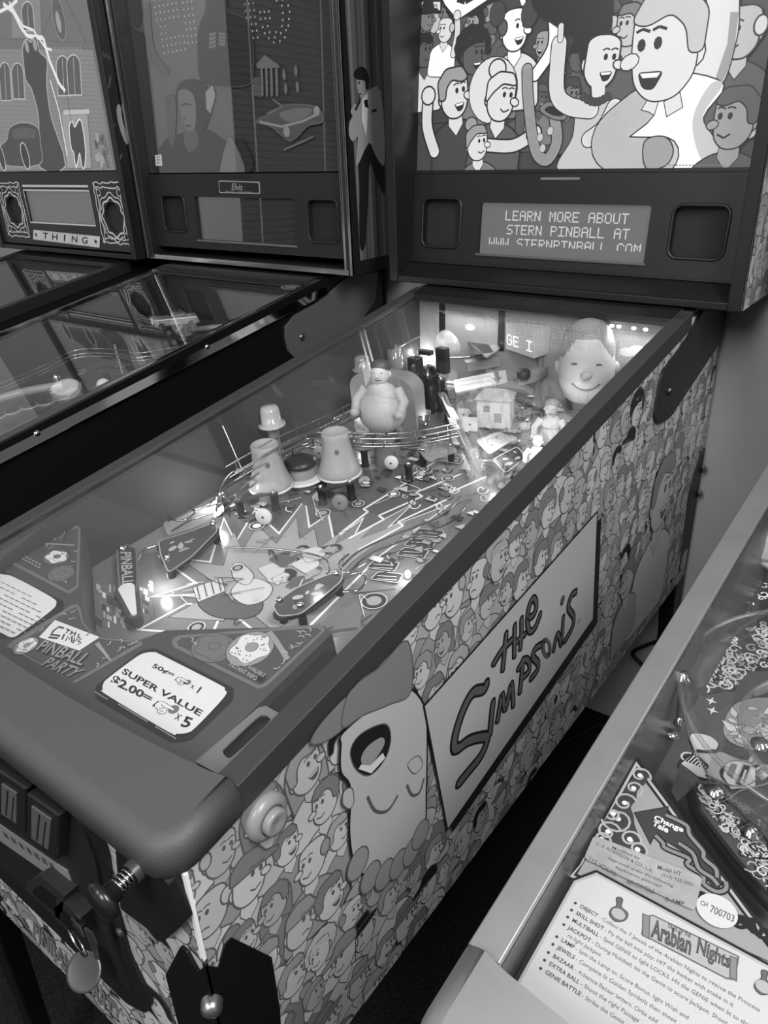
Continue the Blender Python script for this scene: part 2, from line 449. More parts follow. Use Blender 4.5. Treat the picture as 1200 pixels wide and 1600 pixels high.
    b.box(-hb + t, hb - t, BBY + .002, y1, z0, z0 + .013, 0)
    b.box(-hb + t, hb - t, y1 - .012, y1, z0 + .013, z1 - .02, 0)
    yp = M.py + (z0 + .04 - .2897) * math.tan(M.tilt)
    if yp > BBY + .03: b.prism([(-hb + t, BBY + .012, z0 + .013), (-hb + t, yp + .004, z0 + .038), (-hb + t, yp + .03, z0 + .038), (-hb + t, yp + .03, z0 + .013)], (2 * (hb - t), 0, 0), 0)
    P['backbox'] = b.build('backbox', mats['bb'], M.root, bevel=.0015)
    return P

GLASS_PF = GLASS(0.97, 1.0)
BLK = G(0.10, 0.45, 0, .4, name='black_plastic')
BLK_SAT = G(0.085, 0.35, 0, .5, bump=.08, scale=400, name='black_satin_paint')
CHROME = G(0.80, 0.12, 1.0, .5, name='chrome')
STEEL = G(0.66, 0.42, 0.85, .5, noise=.06, scale=30, name='brushed_steel')
SHELF = {}

main = thing('pinball_machine', 'dark railed machine in the middle with grey crowd side art and bright crowd backglass', 'pinball machine', (0, 0, 0), 0)
MM = Machine(main, 0)
RAILM = G(0.205, 0.5, 0, .4, bump=.15, scale=500, name='dark_grey_powder_coat')
PM = carcass(MM, dict(cab=G(0.15, .5, name='cabinet_black'), rail=RAILM, lock=G(0.275, 0.55, 0, .4, bump=.2, scale=500, name='grey_powder_coat'), glass=GLASS_PF, dark=BLK_SAT, bb=BLK_SAT, chrome=CHROME))

elv = thing('pinball_machine', 'black machine with chrome trim and a dim backglass of dotted letters, second from left', 'pinball machine', (-.835, 0, 0), 0)
ME = Machine(elv, -.835, py=1.116, tilt=.03)
PE = carcass(ME, dict(cab=G(0.06, .32, 0, .5, name='gloss_black_cabinet'), rail=G(0.62, .07, 1.0, name='mirror_rail'), lock=CHROME, glass=GLASS_PF, dark=BLK_SAT, bb=G(0.11, .4, name='backbox_black'), chrome=CHROME), rail='chrome', bbw=.735, bbz=.186)

add = thing('pinball_machine', 'machine at the far left with a lit mansion backglass and five lettered tiles', 'pinball machine', (-1.575, 0, 0), 0)
MA = Machine(add, -1.575, py=1.068, tilt=0.0)
PA = carcass(MA, dict(cab=G(0.07, .4), rail=G(0.13, .4, name='black_rail'), lock=BLK, glass=GLASS_PF, dark=BLK_SAT, bb=G(0.05, .4), chrome=CHROME), bbw=.728, bbz=.184, BBY=1.058)

tal = thing('pinball_machine', 'steel railed machine at the lower right corner with a printed rule card', 'pinball machine', (.787, 0, 0), -.021)
MT = Machine(tal, .790, 0, -.02, -.021)
PT = carcass(MT, dict(cab=G(0.10, .4), rail=STEEL, lock=STEEL, glass=GLASS(.97, .55), dark=BLK_SAT, bb=G(0.08, .4), chrome=CHROME))
# ------------------------------------------------------------------ printed art: flat layers of paint
class Art:
    def __init__(s, mb, fr, reg=None, off=.0004, step=1.5e-5):
        s.mb, s.fr, s.reg, s.z, s.step = mb, fr, reg, off, step
    def shape(s, poly, mi, ow=0.0, omi=0):
        if ow:
            s._put(grow(poly, ow), omi)
        s._put(poly, mi)
    def _put(s, poly, mi):
        s.z += s.step
        if s.reg is not None: poly = clip(poly, s.reg)
        if len(poly) >= 3: s.mb.flat(s.fr, poly, s.z, mi)
    def line(s, P, w, mi=0, closed=False):
        s.z += s.step
        if s.reg is None: s.mb.stroke(s.fr, P, w, s.z, mi, closed); return
        for i in range(len(P) - 1):
            a, b = Vector(P[i]), Vector(P[i + 1]); d = b - a
            if d.length < 1e-9: continue
            n = Vector((-d.y, d.x)).normalized() * w / 2
            q = clip([tuple(a - n), tuple(b - n), tuple(b + n), tuple(a + n)], s.reg)
            if len(q) >= 3: s.mb.flat(s.fr, q, s.z, mi)
    def limb(s, P, w, mi, ow, omi=0):
        P = spline(P, 6)
        W1 = [w] * len(P)
        z0 = s.z
        for n, (k, m) in enumerate(((2 * ow, omi), (0, mi))):
            s.z = z0 + n * s.step; s.line(P, [q + k for q in W1] if s.reg is None else w + k, m)
            for p, q in zip(P, W1): s.z = z0 + n * s.step; s._put(oval(p, (q + k) / 2, (q + k) / 2, 14), m)
def area2(P): return sum(P[i - 1][0] * P[i][1] - P[i][0] * P[i - 1][1] for i in range(len(P))) / 2
def grow(P, w):
    if area2(P) < 0: P = list(reversed(P))
    R = []; N = len(P)
    for i in range(N):
        a = Vector(P[i]) - Vector(P[i - 1]); b = Vector(P[(i + 1) % N]) - Vector(P[i])
        if a.length < 1e-9 or b.length < 1e-9: R.append(P[i]); continue
        a.normalize(); b.normalize(); n = Vector((a.y + b.y, -a.x - b.x))
        if n.length < 1e-6: R.append(P[i]); continue
        n.normalize(); k = w / max(.45, n.dot(Vector((a.y, -a.x)))); R.append((P[i][0] + n.x * k, P[i][1] + n.y * k))
    return R
def person(A, c, r, skin, hair, shirt, style, fx=1, tilt=0.0, ow=.09, o=0, white=7, body=True, arms=(), look=True, mouth=1):
    """a plain cartoon bystander"""
    def T(L): return [(c[0] + r * (x * fx * math.cos(tilt) - y * math.sin(tilt)), c[1] + r * (x * fx * math.sin(tilt) + y * math.cos(tilt))) for x, y in L]
    w = ow * r
    if style == 'long': A.shape(T(roundc([(-1.15, -1.9), (-1.2, .3), (-.7, 1.25), (.6, 1.25), (1.1, .3), (1.0, -1.6)], .5)), hair, w, o)
    if style == 'afro': A.shape(T([(x * (1 + .05 * (k % 2)), y * (1 + .05 * (k % 2))) for k, (x, y) in enumerate(oval((-.15, .55), 1.35, 1.25, 26))]), hair, w, o)
    if body:
        A.shape(T(roundc([(-1.75, -4.4), (-1.6, -1.9), (-.6, -1.25), (.6, -1.25), (1.6, -1.9), (1.75, -4.4)], .5)), shirt, w, o)
        A.shape(T([(-.45, -1.45), (.0, -2.0), (.45, -1.45), (.38, -.6), (-.38, -.6)]), skin, w * .6, o)
    for P in arms: A.limb(T(P), .62 * r, skin, w, o); A.shape(T(oval(P[-1], .42, .42, 12)), skin, w, o)
    A.shape(T(oval((-.78, -.1), .22, .3, 10)), skin, w, o)
    A.shape(T(roundc([(-.8, .9), (-.82, -.55), (-.35, -1.08), (.3, -1.1), (.72, -.7), (.84, .1), (.8, .9), (.35, 1.12), (-.4, 1.12)], .45)), skin, w, o)
    A.shape(T(oval((.88, -.12), .24, .17, 10, -.3)), skin, w * .8, o)
    if style in ('short', 'long'): A.shape(T(roundc([(-.95, -.1), (-1.0, .8), (-.45, 1.35), (.55, 1.32), (.9, .75), (.5, .62), (-.1, .85), (-.5, .5), (-.62, -.1)], .2)), hair, w, o)
    if style == 'afro': A.shape(T(roundc([(-.9, .2), (-.8, 1.0), (.5, 1.2), (.8, .7), (.2, .75), (-.55, .5)], .2)), hair, 0, o)
    if style == 'cap':
        A.shape(T(roundc([(-.95, .35), (-.9, 1.0), (-.3, 1.4), (.45, 1.35), (.85, .8), (1.55, .62), (1.5, .45), (.7, .45)], .15)), hair, w, o)
    if style == 'bun':
        A.shape(T(oval((-.5, 1.45), .5, .45, 14)), hair, w, o); A.shape(T(roundc([(-.95, -.2), (-.95, .85), (-.3, 1.3), (.6, 1.25), (.85, .7), (.0, .8), (-.6, .3)], .2)), hair, w, o)
    if style == 'bald':
        A.shape(T(oval((-.85, .25), .28, .4, 12)), hair, w, o)
    if style == 'hat':
        A.shape(T(roundc([(-.75, .75), (-.6, 1.6), (.55, 1.6), (.75, .75)], .2)), hair, w, o); A.shape(T(oval((.0, .72), 1.3, .22, 16)), hair, w, o)
    if look:
        for ex in (.18, .6):
            A.shape(T(oval((ex, .22), .11, .15, 8)), o)
            A.line(T([(ex - .2, .5), (ex, .58), (ex + .16, .52)]), .07 * r, o)
        if mouth == 1: A.line(T([(.05, -.5), (.3, -.66), (.62, -.5)]), .08 * r, o)
        elif mouth == 2: A.shape(T(roundc([(-.05, -.42), (.66, -.38), (.5, -.78), (.2, -.85)], .15)), o); A.shape(T([(.05, -.45), (.58, -.42), (.5, -.53), (.12, -.55)]), white)
        elif mouth == 3: A.line(T([(.1, -.62), (.35, -.52), (.6, -.6)]), .08 * r, o)
STYLES = ['short', 'short', 'long', 'afro', 'cap', 'bun', 'bald', 'hat', 'short', 'bald']
def crowd(A, x0, x1, y0, y1, r, rng, dx=2.4, dy=3.0):
    rows = int((y1 - y0) / (dy * r)) + 2; z0 = A.z
    for j in range(rows):
        y = y1 + .2 * r - j * dy * r
        n = int((x1 - x0) / (dx * r)) + 2
        for par in (0, 1):
            for i in range(par, n, 2):
                A.z = z0 + (2 * j + par) * 14 * A.step
                q = (x0 + (i + .5 * (j % 2)) * dx * r + rng.uniform(-.35, .35) * r, y + rng.uniform(-.5, .5) * r)
                sk = rng.choice([4, 5, 5, 6, 6, 6]); hr = rng.choice([2, 2, 3, 3, 3, 5, 4, 2, 1]); st = rng.choice([3, 4, 4, 5, 5, 6, 6, 2])
                person(A, q, r * rng.uniform(.85, 1.2), sk, hr, st, rng.choice(STYLES), rng.choice((-1, 1)), rng.uniform(-.18, .18), mouth=rng.choice((1, 1, 2, 3)), white=6)
    A.z = z0 + (2 * rows + 2) * 14 * A.step
def tones(vs, rough=.42, spec=.4): return [G(v, rough, 0, spec, name='print_grey_%02d' % round(v * 99)) for v in vs]
PRINT = tones((.34, .12, .46, .55, .62, .68, .73, .80))

# ------------------------------------------------------------------ side of the main cabinet
rng = random.Random(5)
b = MB(); F = MM.side
reg = [(YF + .001, ZBOT + .001), (YB - .001, ZBOT + .001), (YB - .001, .172), (1.09, .165), (YF + .001, S * YF - .02)]
b.flat(F, reg, .0002, 3)
A = Art(b, F, reg, .0004)
crowd(A, YF - .01, YB + .01, ZBOT, .18, .0195, rng)
# two larger bystanders near the back
zc = A.z
A.step = 1.5e-5
person(A, F.px(1030, 775), .062, 5, 2, 6, 'short', 1, -.05, ow=.04, white=6, mouth=2)
person(A, F.px(975, 905), .034, 5, 2, 4, 'bun', -1, .1, ow=.06, white=6)
# a laughing boy in a cap hanging upside down
fp = lambda L: F.pts(L)
A.shape(fp(spline([(478, 1152), (500, 1153), (535, 1125), (545, 1085), (515, 1100)], 5, True)), 2, .0016, 0)
A.shape(fp(spline([(530, 1140), (526, 1160), (526, 1200), (541, 1226), (540, 1300), (552, 1350), (590, 1372), (630, 1340), (655, 1290), (658, 1230), (659, 1150), (655, 1103), (630, 1074), (590, 1092)], 6, True)), 5, .003, 1)
A.shape(fp(spline([(527, 1130), (540, 1075), (585, 1040), (628, 1000), (634, 1076), (600, 1096), (560, 1112)], 6, True)), 2, .002, 0)
for q in ((552, 1345), (572, 1366), (594, 1362), (616, 1346), (636, 1326), (650, 1300)):
    A.shape(oval(F.px(*q), .017, .019, 16), 3, .002, 0)
A.shape(fp(spline([(540, 1168), (556, 1143), (592, 1128), (602, 1148), (594, 1180), (570, 1206), (548, 1196)], 6, True)), 1, .0014, 0)
A.shape(fp(spline([(556, 1180), (566, 1162), (588, 1148), (592, 1160), (572, 1190), (560, 1192)], 5, True)), 3)
A.shape(fp([(552, 1197), (572, 1204), (594, 1180), (590, 1172), (570, 1192), (556, 1190)]), 7)
A.shape(fp(spline([(630, 1190), (645, 1178), (652, 1192), (640, 1204)], 5, True)), 5, .0014, 0)
for L in ([(566, 1240), (578, 1262), (598, 1262), (614, 1238)], [(628, 1222), (636, 1238), (648, 1234), (655, 1212)]):
    A.line(fp(spline(L, 5)), .004, 0)
A.shape(fp(spline([(541, 1228), (530, 1232), (528, 1250), (538, 1258), (544, 1248)], 5, True)), 5, .0014, 0)
# the sign
q = [(693, 1290), (920, 965), (926, 800), (656, 1100)]
A.shape(fp([(x + 7, y + 7) for x, y in q]), 1); A.shape(fp(q), 5, .0035, 1)
zs = lambda x, y: (640 + x / 3.078, 780 + y / 3.078)
LET = [([(345, 880), (330, 905), (280, 920), (238, 990), (203, 1090), (190, 1165), (205, 1188), (262, 1150), (340, 1132), (348, 1155), (318, 1225), (262, 1295), (215, 1352)], 26),
       ([(378, 968), (370, 1040), (364, 1115)], 20),
       ([(400, 1052), (410, 990), (422, 930), (436, 1000), (452, 940), (466, 880), (474, 930), (476, 980)], 17),
       ([(508, 915), (516, 840), (522, 765)], 17), ([(500, 805), (530, 762), (552, 775), (552, 815), (520, 850)], 15),
       ([(608, 692), (580, 712), (570, 748), (596, 782), (590, 815), (562, 852)], 16),
       ([(672, 715), (680, 670), (690, 640), (702, 668), (708, 690), (714, 620), (718, 560)], 14),
       ([(778, 438), (755, 458), (742, 515), (768, 560), (760, 610), (726, 672)], 16),
       ([(440, 640), (432, 720), (424, 806)], 15), ([(380, 778), (420, 715), (466, 668)], 15),
       ([(482, 600), (480, 670), (480, 742)], 14), ([(514, 568), (514, 640), (508, 705)], 14), ([(478, 690), (510, 655), (530, 640)], 12),
       ([(545, 565), (572, 545), (586, 500), (572, 468), (552, 500), (542, 570), (552, 625), (578, 610), (604, 545)], 14)]
def letters(A, LET, conv, fr, k, mdark, mfill, shadow=True):
    L2 = [(fr.pts([conv(*p) for p in spline(P, 6)]), w * k) for P, w in LET]
    z0 = A.z
    def run(P, w, m):
        A.z += 2e-5; A.mb.stroke(A.fr, P, w, A.z, m)
        for e, f2 in ((P[0], P[1]), (P[-1], P[-2])):
            a = math.atan2(e[1] - f2[1], e[0] - f2[0]); A.mb.flat(A.fr, [(e[0] + w / 2 * math.cos(a + t), e[1] + w / 2 * math.sin(a + t)) for t in [math.pi * (q / 8 - .5) for q in range(9)]], A.z, m)
    for P, w in L2:
        run(P, w + .005, mdark)
        if shadow: run([(x + .003, y - .0045) for x, y in P], w, mdark)
    A.z += 4e-5
    for P, w in L2: run(P, w * .8, mfill)
    z0 = A.z
    A.z = z0 + 1.5e-4
letters(A, LET, zs, F, .00054, 1, 0)
o1 = fp([zs(*p) for p in oval((634, 706), 24, 50, 24, -.12)]); o2 = fp([zs(*p) for p in oval((634, 706), 9, 26, 16, -.12)])
A.shape(o1, 1); A.line(fp([zs(*p) for p in oval((634, 706), 17, 41, 24, -.12)] + [zs(634 + 17, 706)]), .0055, 0); A.shape(o2, 5)
A.shape(oval(F.px(*zs(712, 478)), .0045, .0065, 12), 0, .002, 1)
put_text(b, F, 'TM', .007, F.px(*zs(785, 590)), (1, 0), A.z + 1e-4, 1)
b.build('side_art', PRINT, PM['cabinet'], label='grey cartoon crowd print with a slanted lettered sign')

# right side of the backbox
b = MB(); F2 = MM.bside
z0, z1 = BBZ, BBZ + BBH
reg = [(BBY + .003, z0 + .002), (YB + .018, z0 + .002), (YB + .018, z1 - .002), (BBY + .003, z1 - .002)]
b.flat(F2, reg, .0002, 3); A = Art(b, F2, reg, .0004)
crowd(A, BBY, YB + .02, z0 - .02, z0 + .5, .024, random.Random(9))
b.build('side_art', PRINT, PM['backbox'], label='grey cartoon print on the backbox side')

# front of the cabinet
b = MB(); F3 = MM.front
reg = [(-H + .001, ZBOT + .001), (H - .001, ZBOT + .001), (H - .001, S * YF - .012), (-H + .001, S * YF - .012)]
b.flat(F3, reg, .0002, 4); A = Art(b, F3, reg, .0004)
crowd(A, -.25, .29, ZBOT - .01, -.02, .019, random.Random(21))
for L, w in (([(8, 1398), (2, 1404), (14, 1420), (8, 1428)], .006), ([(16, 1410), (24, 1420)], .004), ([(26, 1424), (34, 1432), (44, 1444)], .004), ([(40, 1430), (50, 1446)], .004)):
    A.line(F3.pts(L), w, 1)
A.step = 3e-5
quad_text(b, F3, 'PINBALL', F3.pts([(57, 1460), (124, 1526), (124, 1502), (57, 1436)]), A.z + 1e-4, 2, bold=.02)
quad_text(b, F3, 'PARTY', F3.pts([(140, 1544), (194, 1597), (196, 1572), (142, 1520)]), A.z + 1e-4, 2, bold=.02)
b.build('front_art', PRINT, PM['cabinet'], label='grey cartoon print on the front')

b = MM.mb(); b.box(H - .002, H + .0022, YF - .0022, YF + .002, -.146, -.042); b.build('corner_strip', G(.92, .4, name='white_edge'), PM['cabinet'])
# hinge arm, flipper button
b = MB(); F = MM.side
hp = roundc(F.pts([(1017, 652), (1024, 662), (1042, 652), (1123, 531), (1131, 485), (1094, 485), (1070, 528), (1030, 582)]), .012, 5)
b.slab(F, hp, .0, .006)
o = b.build('hinge_arm', G(.09, .4, name='black_hinge_plate'), main, bevel=.0015)
b = MB(); c = F.at(*F.px(1040.6, 610), .006); b.lathe([(.008, 0), (.008, .003), (.005, .005), (0, .0055)], c, F.n, 16); b.build('pivot_bolt', G(.3, .35, .8), o)
b = MB(); c = F.at(*F.px(411, 1272))
b.lathe([(.0215, 0), (.0225, .003), (.0215, .008), (.017, .0115), (.0135, .012), (.0135, .006)], c, F.n, 32)
o = b.build('flipper_button', G(.50, .35, name='grey_button_plastic'), main)
b = MB(); b.lathe([(.0125, .005), (.0125, .016), (.0115, .0182), (.008, .018), (0, .0165)], c, F.n, 28); b.build('button_cap', G(.50, .3), o)

# legs
def leg(sx, y, sy, bolts=(-.05, -.105)):
    X = sx * H; b = MB(); zt = -.135; t = .004
    out = lambda k: X + sx * k
    for side in (0, 1):
        prof = [(0, zt - .012), (.012, zt - .03), (.022, zt - .012), (.030, zt - .012), (.068, zt - .085), (.068, -.30), (.040, -.62), (.030, -FZ + .02), (0, -FZ + .02)]
        if side == 0: P = [(out(.0012), y + sy * (-.0035 + d), z + FZ) for d, z in prof]; vec = (sx * t, 0, 0)
        else: P = [(out(.0052) - sx * d, y - sy * .0012, z + FZ) for d, z in prof]; vec = (0, -sy * t, 0)
        b.prism(P, vec, 0)
    o = b.build('leg', G(.06, .45, 0, .3, name='black_leg_metal'), main, bevel=.0012)
    for dz in (-.062, -.12):
        b = MB(); c = Vector((out(.0045), y - sy * .0045, zt + dz + FZ)); d = Vector((sx, -sy, 0))
        b.lathe([(.0095, -.002), (.0095, .004), (.0085, .008), (.005, .0105), (0, .0112)], c, d, 18)
        b.build('leg_bolt', G(.62, .3, .9), o)
    b = MB()
    b.cyl((X - sx * .016, y + sy * .016, .0), (X - sx * .016, y + sy * .016, .012), .02, n=18); b.cyl((X - sx * .016, y + sy * .016, .012), (X - sx * .016, y + sy * .016, .10), .006, n=12)
    b.build('leveler', G(.3, .4, .7), o)
    return o
for sx, y, sy in ((1, YF, 1), (1, YB, -1), (-1, YB, -1)): leg(sx, y, sy)
o = leg(-1, YF, 1)
b = MB()        # clear protector behind the near front leg
pr = [(0, -.142), (.013, -.158), (.024, -.138), (.034, -.134), (.077, -.215), (.077, -.42), (.0, -.42)]
b.prism([(H + .0005, YF - .003 + d, z + FZ) for d, z in pr], (.0007, 0, 0))
b.prism([(H + .001 - d, YF - .0005, z + FZ) for d, z in pr], (0, -.0007, 0))
b.build('leg_protector', G(.34, .3, name='clear_leg_protector'), main)

# coin door and plunger on the front
F = MM.front; pr = lambda L, h=0.0: F.lift(h).pts(L)
b = MB(); dp = roundc(pr([(-120, 1085), (60, 1205), (105, 1238), (148, 1290), (166, 1340), (174, 1400), (202, 1495), (238, 1568), (228, 1584), (197, 1568), (155, 1526), (100, 1470), (0, 1372), (-120, 1250)], .006), .008, 3)
b.slab(F, dp, .001, .006)
door = b.build('coin_door', G(.09, .5, 0, .4, bump=.2, scale=500, name='black_door_metal'), main, bevel=.0015)
b = MB(); b.slab(F, [(x, y) for x, y in roundc(pr([(-120, 1110), (60, 1222), (96, 1250), (132, 1300), (150, 1350), (160, 1410), (190, 1510), (206, 1552), (160, 1512), (100, 1450), (0, 1352), (-120, 1232)], .009), .008, 3)], .006, .009)
b.build('door_panel', G(.11, .5, 0, .4, bump=.2, scale=500), door, bevel=.001)
b = MB(); b.slab(F, pr([(-60, 1135), (0, 1171), (72, 1222), (72, 1229), (0, 1180), (-60, 1143)], .013), .009, .013); b.build('door_trim', G(.45, .3, .6), door)
for q, w in (([(41, 1240), (91, 1275), (87, 1346), (41, 1306)], [(49, 1260), (79, 1281), (75, 1328), (49, 1310)]), ([(-16, 1196), (39, 1233), (39, 1304), (-16, 1268)], [(2, 1225), (25, 1240), (25, 1287), (2, 1272)])):
    b = MB(); P = pr(q, .022); c = (sum(x for x, y in P) / 4, sum(y for x, y in P) / 4)
    Lo = [F.at(c[0] + (x - c[0]) * 1.0, c[1] + (y - c[1]) * 1.0, .006) for x, y in P]; Hi = [F.at(x, y, .022) for x, y in P]
    b.faces(Lo + Hi, [(3, 2, 1, 0), (4, 5, 6, 7), (0, 1, 5, 4), (1, 2, 6, 5), (2, 3, 7, 6), (3, 0, 4, 7)])
    o = b.build('coin_slot', G(.12, .35, name='coin_slot_black'), door, bevel=.002)
    b = MB(); b.slab(F, pr(w, .0232), .022, .0232, 0); Wp = pr(w, .0232)
    mid = [((Wp[0][0] * .62 + Wp[1][0] * .38), Wp[0][1] * .62 + Wp[1][1] * .38 - .004), ((Wp[3][0] * .62 + Wp[2][0] * .38), Wp[3][1] * .62 + Wp[2][1] * .38 + .003)]
    b.stroke(F, mid, .0025, .0234, 1); b.stroke(F, [(x + .009, y - .003) for x, y in mid], .002, .0234, 1)
    b.build('slot_window', [G(.42, .2, .3), G(.12, .4)], o)
b = MB(); b.slab(F, pr([(-40, 1262), (0, 1290), (82, 1347), (104, 1361), (117, 1396), (0, 1314), (-40, 1288)], .0105), .009, .0105)
for k in range(7):
    x = 6 + k * 12; b.stroke(F, pr([(x, 1303 + k * 8), (x + 7, 1308 + k * 8)], .0105), .008, .0107, 1)
b.build('price_strip', [G(.5, .4, name='grey_label'), G(.28, .5)], door)
for q in ([(40, 1380), (62, 1368), (100, 1400), (96, 1440), (42, 1392)], [(86, 1418), (97, 1408), (126, 1434), (122, 1470), (86, 1434)]):
    b = MB(); b.slab(F, pr(q, .024), .009, .024); o = b.build('coin_return', G(.16, .4), door, bevel=.002)
    b = MB(); P = pr(q, .024); c = (sum(x for x, y in P) / 5, sum(y for x, y in P) / 5)
    b.slab(F, [(c[0] + (x - c[0]) * .6, c[1] + (y - c[1]) * .6 - .003) for x, y in P], .024, .0246); b.build('return_flap', G(.06, .4), o)
b = MB(); cl = F.at(*F.lift(.018).px(122, 1446), .009); b.lathe([(.0105, 0), (.0105, .009), (.009, .011), (0, .011)], cl, F.n, 20); b.build('lock', G(.45, .25, .9), door)
b = MB(); c = F.at(*F.px(140, 1263), .001); b.lathe([(.005, 0), (.005, .003), (0, .004)], c, F.n, 12); b.build('door_bolt', G(.15, .4), door)
b = MB(); c = F.at(*F.px(197, 1448), .006); b.lathe([(.005, 0), (.005, .003), (0, .004)], c, F.n, 12); b.build('door_bolt', G(.2, .4), door)

b = MB(); b.slab(F, roundc(pr([(180, 1322), (189, 1314), (248, 1366), (262, 1380), (285, 1446), (256, 1471), (188, 1420)], .013), .004, 3), .001, .013)
shooter = b.build('plunger_housing', G(.10, .4, 0, .4, name='black_plunger_housing'), main, bevel=.002)
ax0 = F.lift(.013).px(222, 1347); ax = lambda k: F.at(ax0[0], ax0[1] - k * .12, k)
b = MB(); b.cyl(ax(.012), ax(.024), .0095, n=20); b.build('barrel', G(.2, .35), shooter, bevel=.001)
b = MB(); b.cyl(ax(.02), ax(.042), .0045, n=14); b.build('rod', G(.75, .15, 1), shooter)
b = MB(); pts = []
for i in range(97):
    k = .023 + .015 * i / 96; a = i / 96 * 4.5 * 2 * math.pi; c = ax(k); pts.append(c + Vector((math.cos(a), 0, math.sin(a))) * .0072)
b.tube(pts, .0011, 6); b.build('spring', G(.7, .2, 1), shooter)
b = MB(); b.lathe([(.006, .036), (.0085, .038), (.009, .044), (.0165, .047), (.0175, .050), (.015, .054), (.009, .057), (0, .0575)], F.at(ax0[0], ax0[1]), (F.n - Vector((0, 0, .12))), 28)
b.build('knob', G(.10, .25, name='black_knob'), shooter)
# keys
kc = F.at(*F.lift(.026).px(122, 1447), .0265)
b = MB(); b.prism([kc + Vector(p) for p in ((-.006, 0, .010), (.008, 0, .007), (.010, 0, -.006), (.002, 0, -.010), (-.007, 0, -.004))], (0, -.002, 0), 0)
b.prism([kc + Vector((-.0015, .0062, .001)), kc + Vector((.0025, .0062, .001)), kc + Vector((.0025, .0062, -.001)), kc + Vector((-.0015, .0062, -.001))], (0, -.0082, 0), 0)
keys = thing('key_ring', 'keys on a steel ring with a round dark tag hanging from the coin door lock', 'keys', (kc.x, kc.y, kc.z - .05))
b.build('key', G(.7, .25, 1, name='key_metal'), keys)
rc = F.at(*F.lift(.030).px(122, 1474), .030)
b = MB(); b.tube([rc + Vector((.014 * math.cos(a), -.004 * math.sin(a) - .004 * math.cos(a), .019 * math.sin(a))) for a in [2 * math.pi * i / 32 for i in range(32)]], .0012, 6, closed=True)
b.build('ring', G(.85, .15, 1), keys)
b = MB(); k2 = F.at(*F.lift(.031).px(141, 1470), .031); b.prism([k2 + Vector(p) for p in ((-.005, 0, .014), (.007, 0, .017), (.010, 0, .004), (.006, 0, -.008), (.003, 0, -.026), (-.002, 0, -.028), (-.004, 0, -.006))], (0, .002, 0)); b.build('key', G(.5, .3, .9), keys, label='darker spare key')
b = MB(); tc = F.at(*F.lift(.034).px(131, 1518), .034); ax_ = ((CAM - tc).normalized() + Vector((-.35, -.35, -.15))).normalized()
b.lathe([(.0185, -.001), (.0195, 0), (.0185, .001), (.0165, .0006), (0, .0006)], tc, ax_, 32); b.build('tag', G(.3, .3, .5, name='dark_tag'), keys)
# ------------------------------------------------------------------ main machine: backglass, speaker panel, dot display
LITV = (.16, .26, .34, .46, .58, .72, .82, .93)
LIT = [EM(v, .84, name='backlit_grey_%02d' % round(v * 99)) for v in LITV]
F = MM.art; hw = BBW / 2 - .0215
vtop = MM.pan.px(900, 268)[1]
b = MB(); reg = [(-hw, vtop), (hw, vtop), (hw, BBH - .125), (-hw, BBH - .125)]
b.slab(F, reg, -.004, 0, 1); A = Art(b, F, reg, .0002, 1.6e-5)
fp = lambda L: F.pts(L)
k = .00128
# shop front and dark figures at the back left
A.shape(fp([(643, -60), (760, -60), (720, 60), (643, 60)]), 0)
A.shape(fp([(642, 20), (688, 22), (688, 150), (642, 150)]), 5)
for x in (648, 660, 672): A.shape(fp([(x, 20), (x + 1.5, 20), (x + 1.5, 60), (x, 60)]), 0)
A.shape(fp([(653, 3), (688, 3), (688, 16), (653, 16)]), 6, .0015, 0)
quad_text(b, F, 'KWIK', fp([(656, 14), (669, 14), (669, 6), (656, 6)]), A.z + 1e-4, 0); quad_text(b, F, 'M', fp([(678, 14), (683, 14), (683, 6), (678, 6)]), A.z + 1e-4, 0)
rg = random.Random(3); zf = A.z; k_ = 0
for q in [(650, 42), (668, 30), (700, 22), (722, 45), (742, 38), (770, 22), (762, 62), (790, 95), (830, 130), (850, 70), (868, 110), (905, 90), (890, 150), (955, 30), (1010, 15), (1092, 30), (1120, 70), (1130, 120), (1150, 120), (845, 155), (812, 165), (872, 160), (680, 110)]:
    A.z = zf + (k_ % 5) * 28 * A.step; k_ += 1
    person(A, F.px(*q), rg.uniform(.017, .022), rg.choice((2, 3, 3, 4)), rg.choice((0, 1, 2)), rg.choice((1, 2, 3)), rg.choice(STYLES), rg.choice((-1, 1)), rg.uniform(-.15, .15), mouth=rg.choice((1, 2)), white=6)
A.z = zf + 5 * 28 * A.step
# tilted sign at the top with its lettering
sq = fp([(709, 36), (772, -6), (830, -60), (800, -190), (640, -120)])
A.shape(fp([(705, 33), (716, 33), (900, -60), (860, -230), (640, -110)]), 0); A.shape(fp([(697, 8), (716, 31), (764, -1), (905, -70), (850, -240), (640, -110)]), 7)
A.line(fp([(724, -18), (716, -2), (728, 2), (742, -6)]), .012, 0); A.line(fp([(724, -16), (720, -5), (730, -2), (742, -9)]), .005, 3)
quad_text(b, F, 'IMPSONS', fp([(748, -22), (880, -90), (866, -140), (736, -72)]), A.z + 1e-4, 0, bold=.02)
quad_text(b, F, 'THE', fp([(700, -70), (770, -110), (758, -150), (690, -110)]), A.z + 1e-4, 0, bold=.02)
for L in ([(812, -4), (816, 9), (822, 9), (822, -4)], [(835, -4), (838, 6), (846, 5), (844, -4)], [(852, -4), (856, 5), (868, 2), (866, -4)]): A.shape(fp(L), 7, .0015, 0)
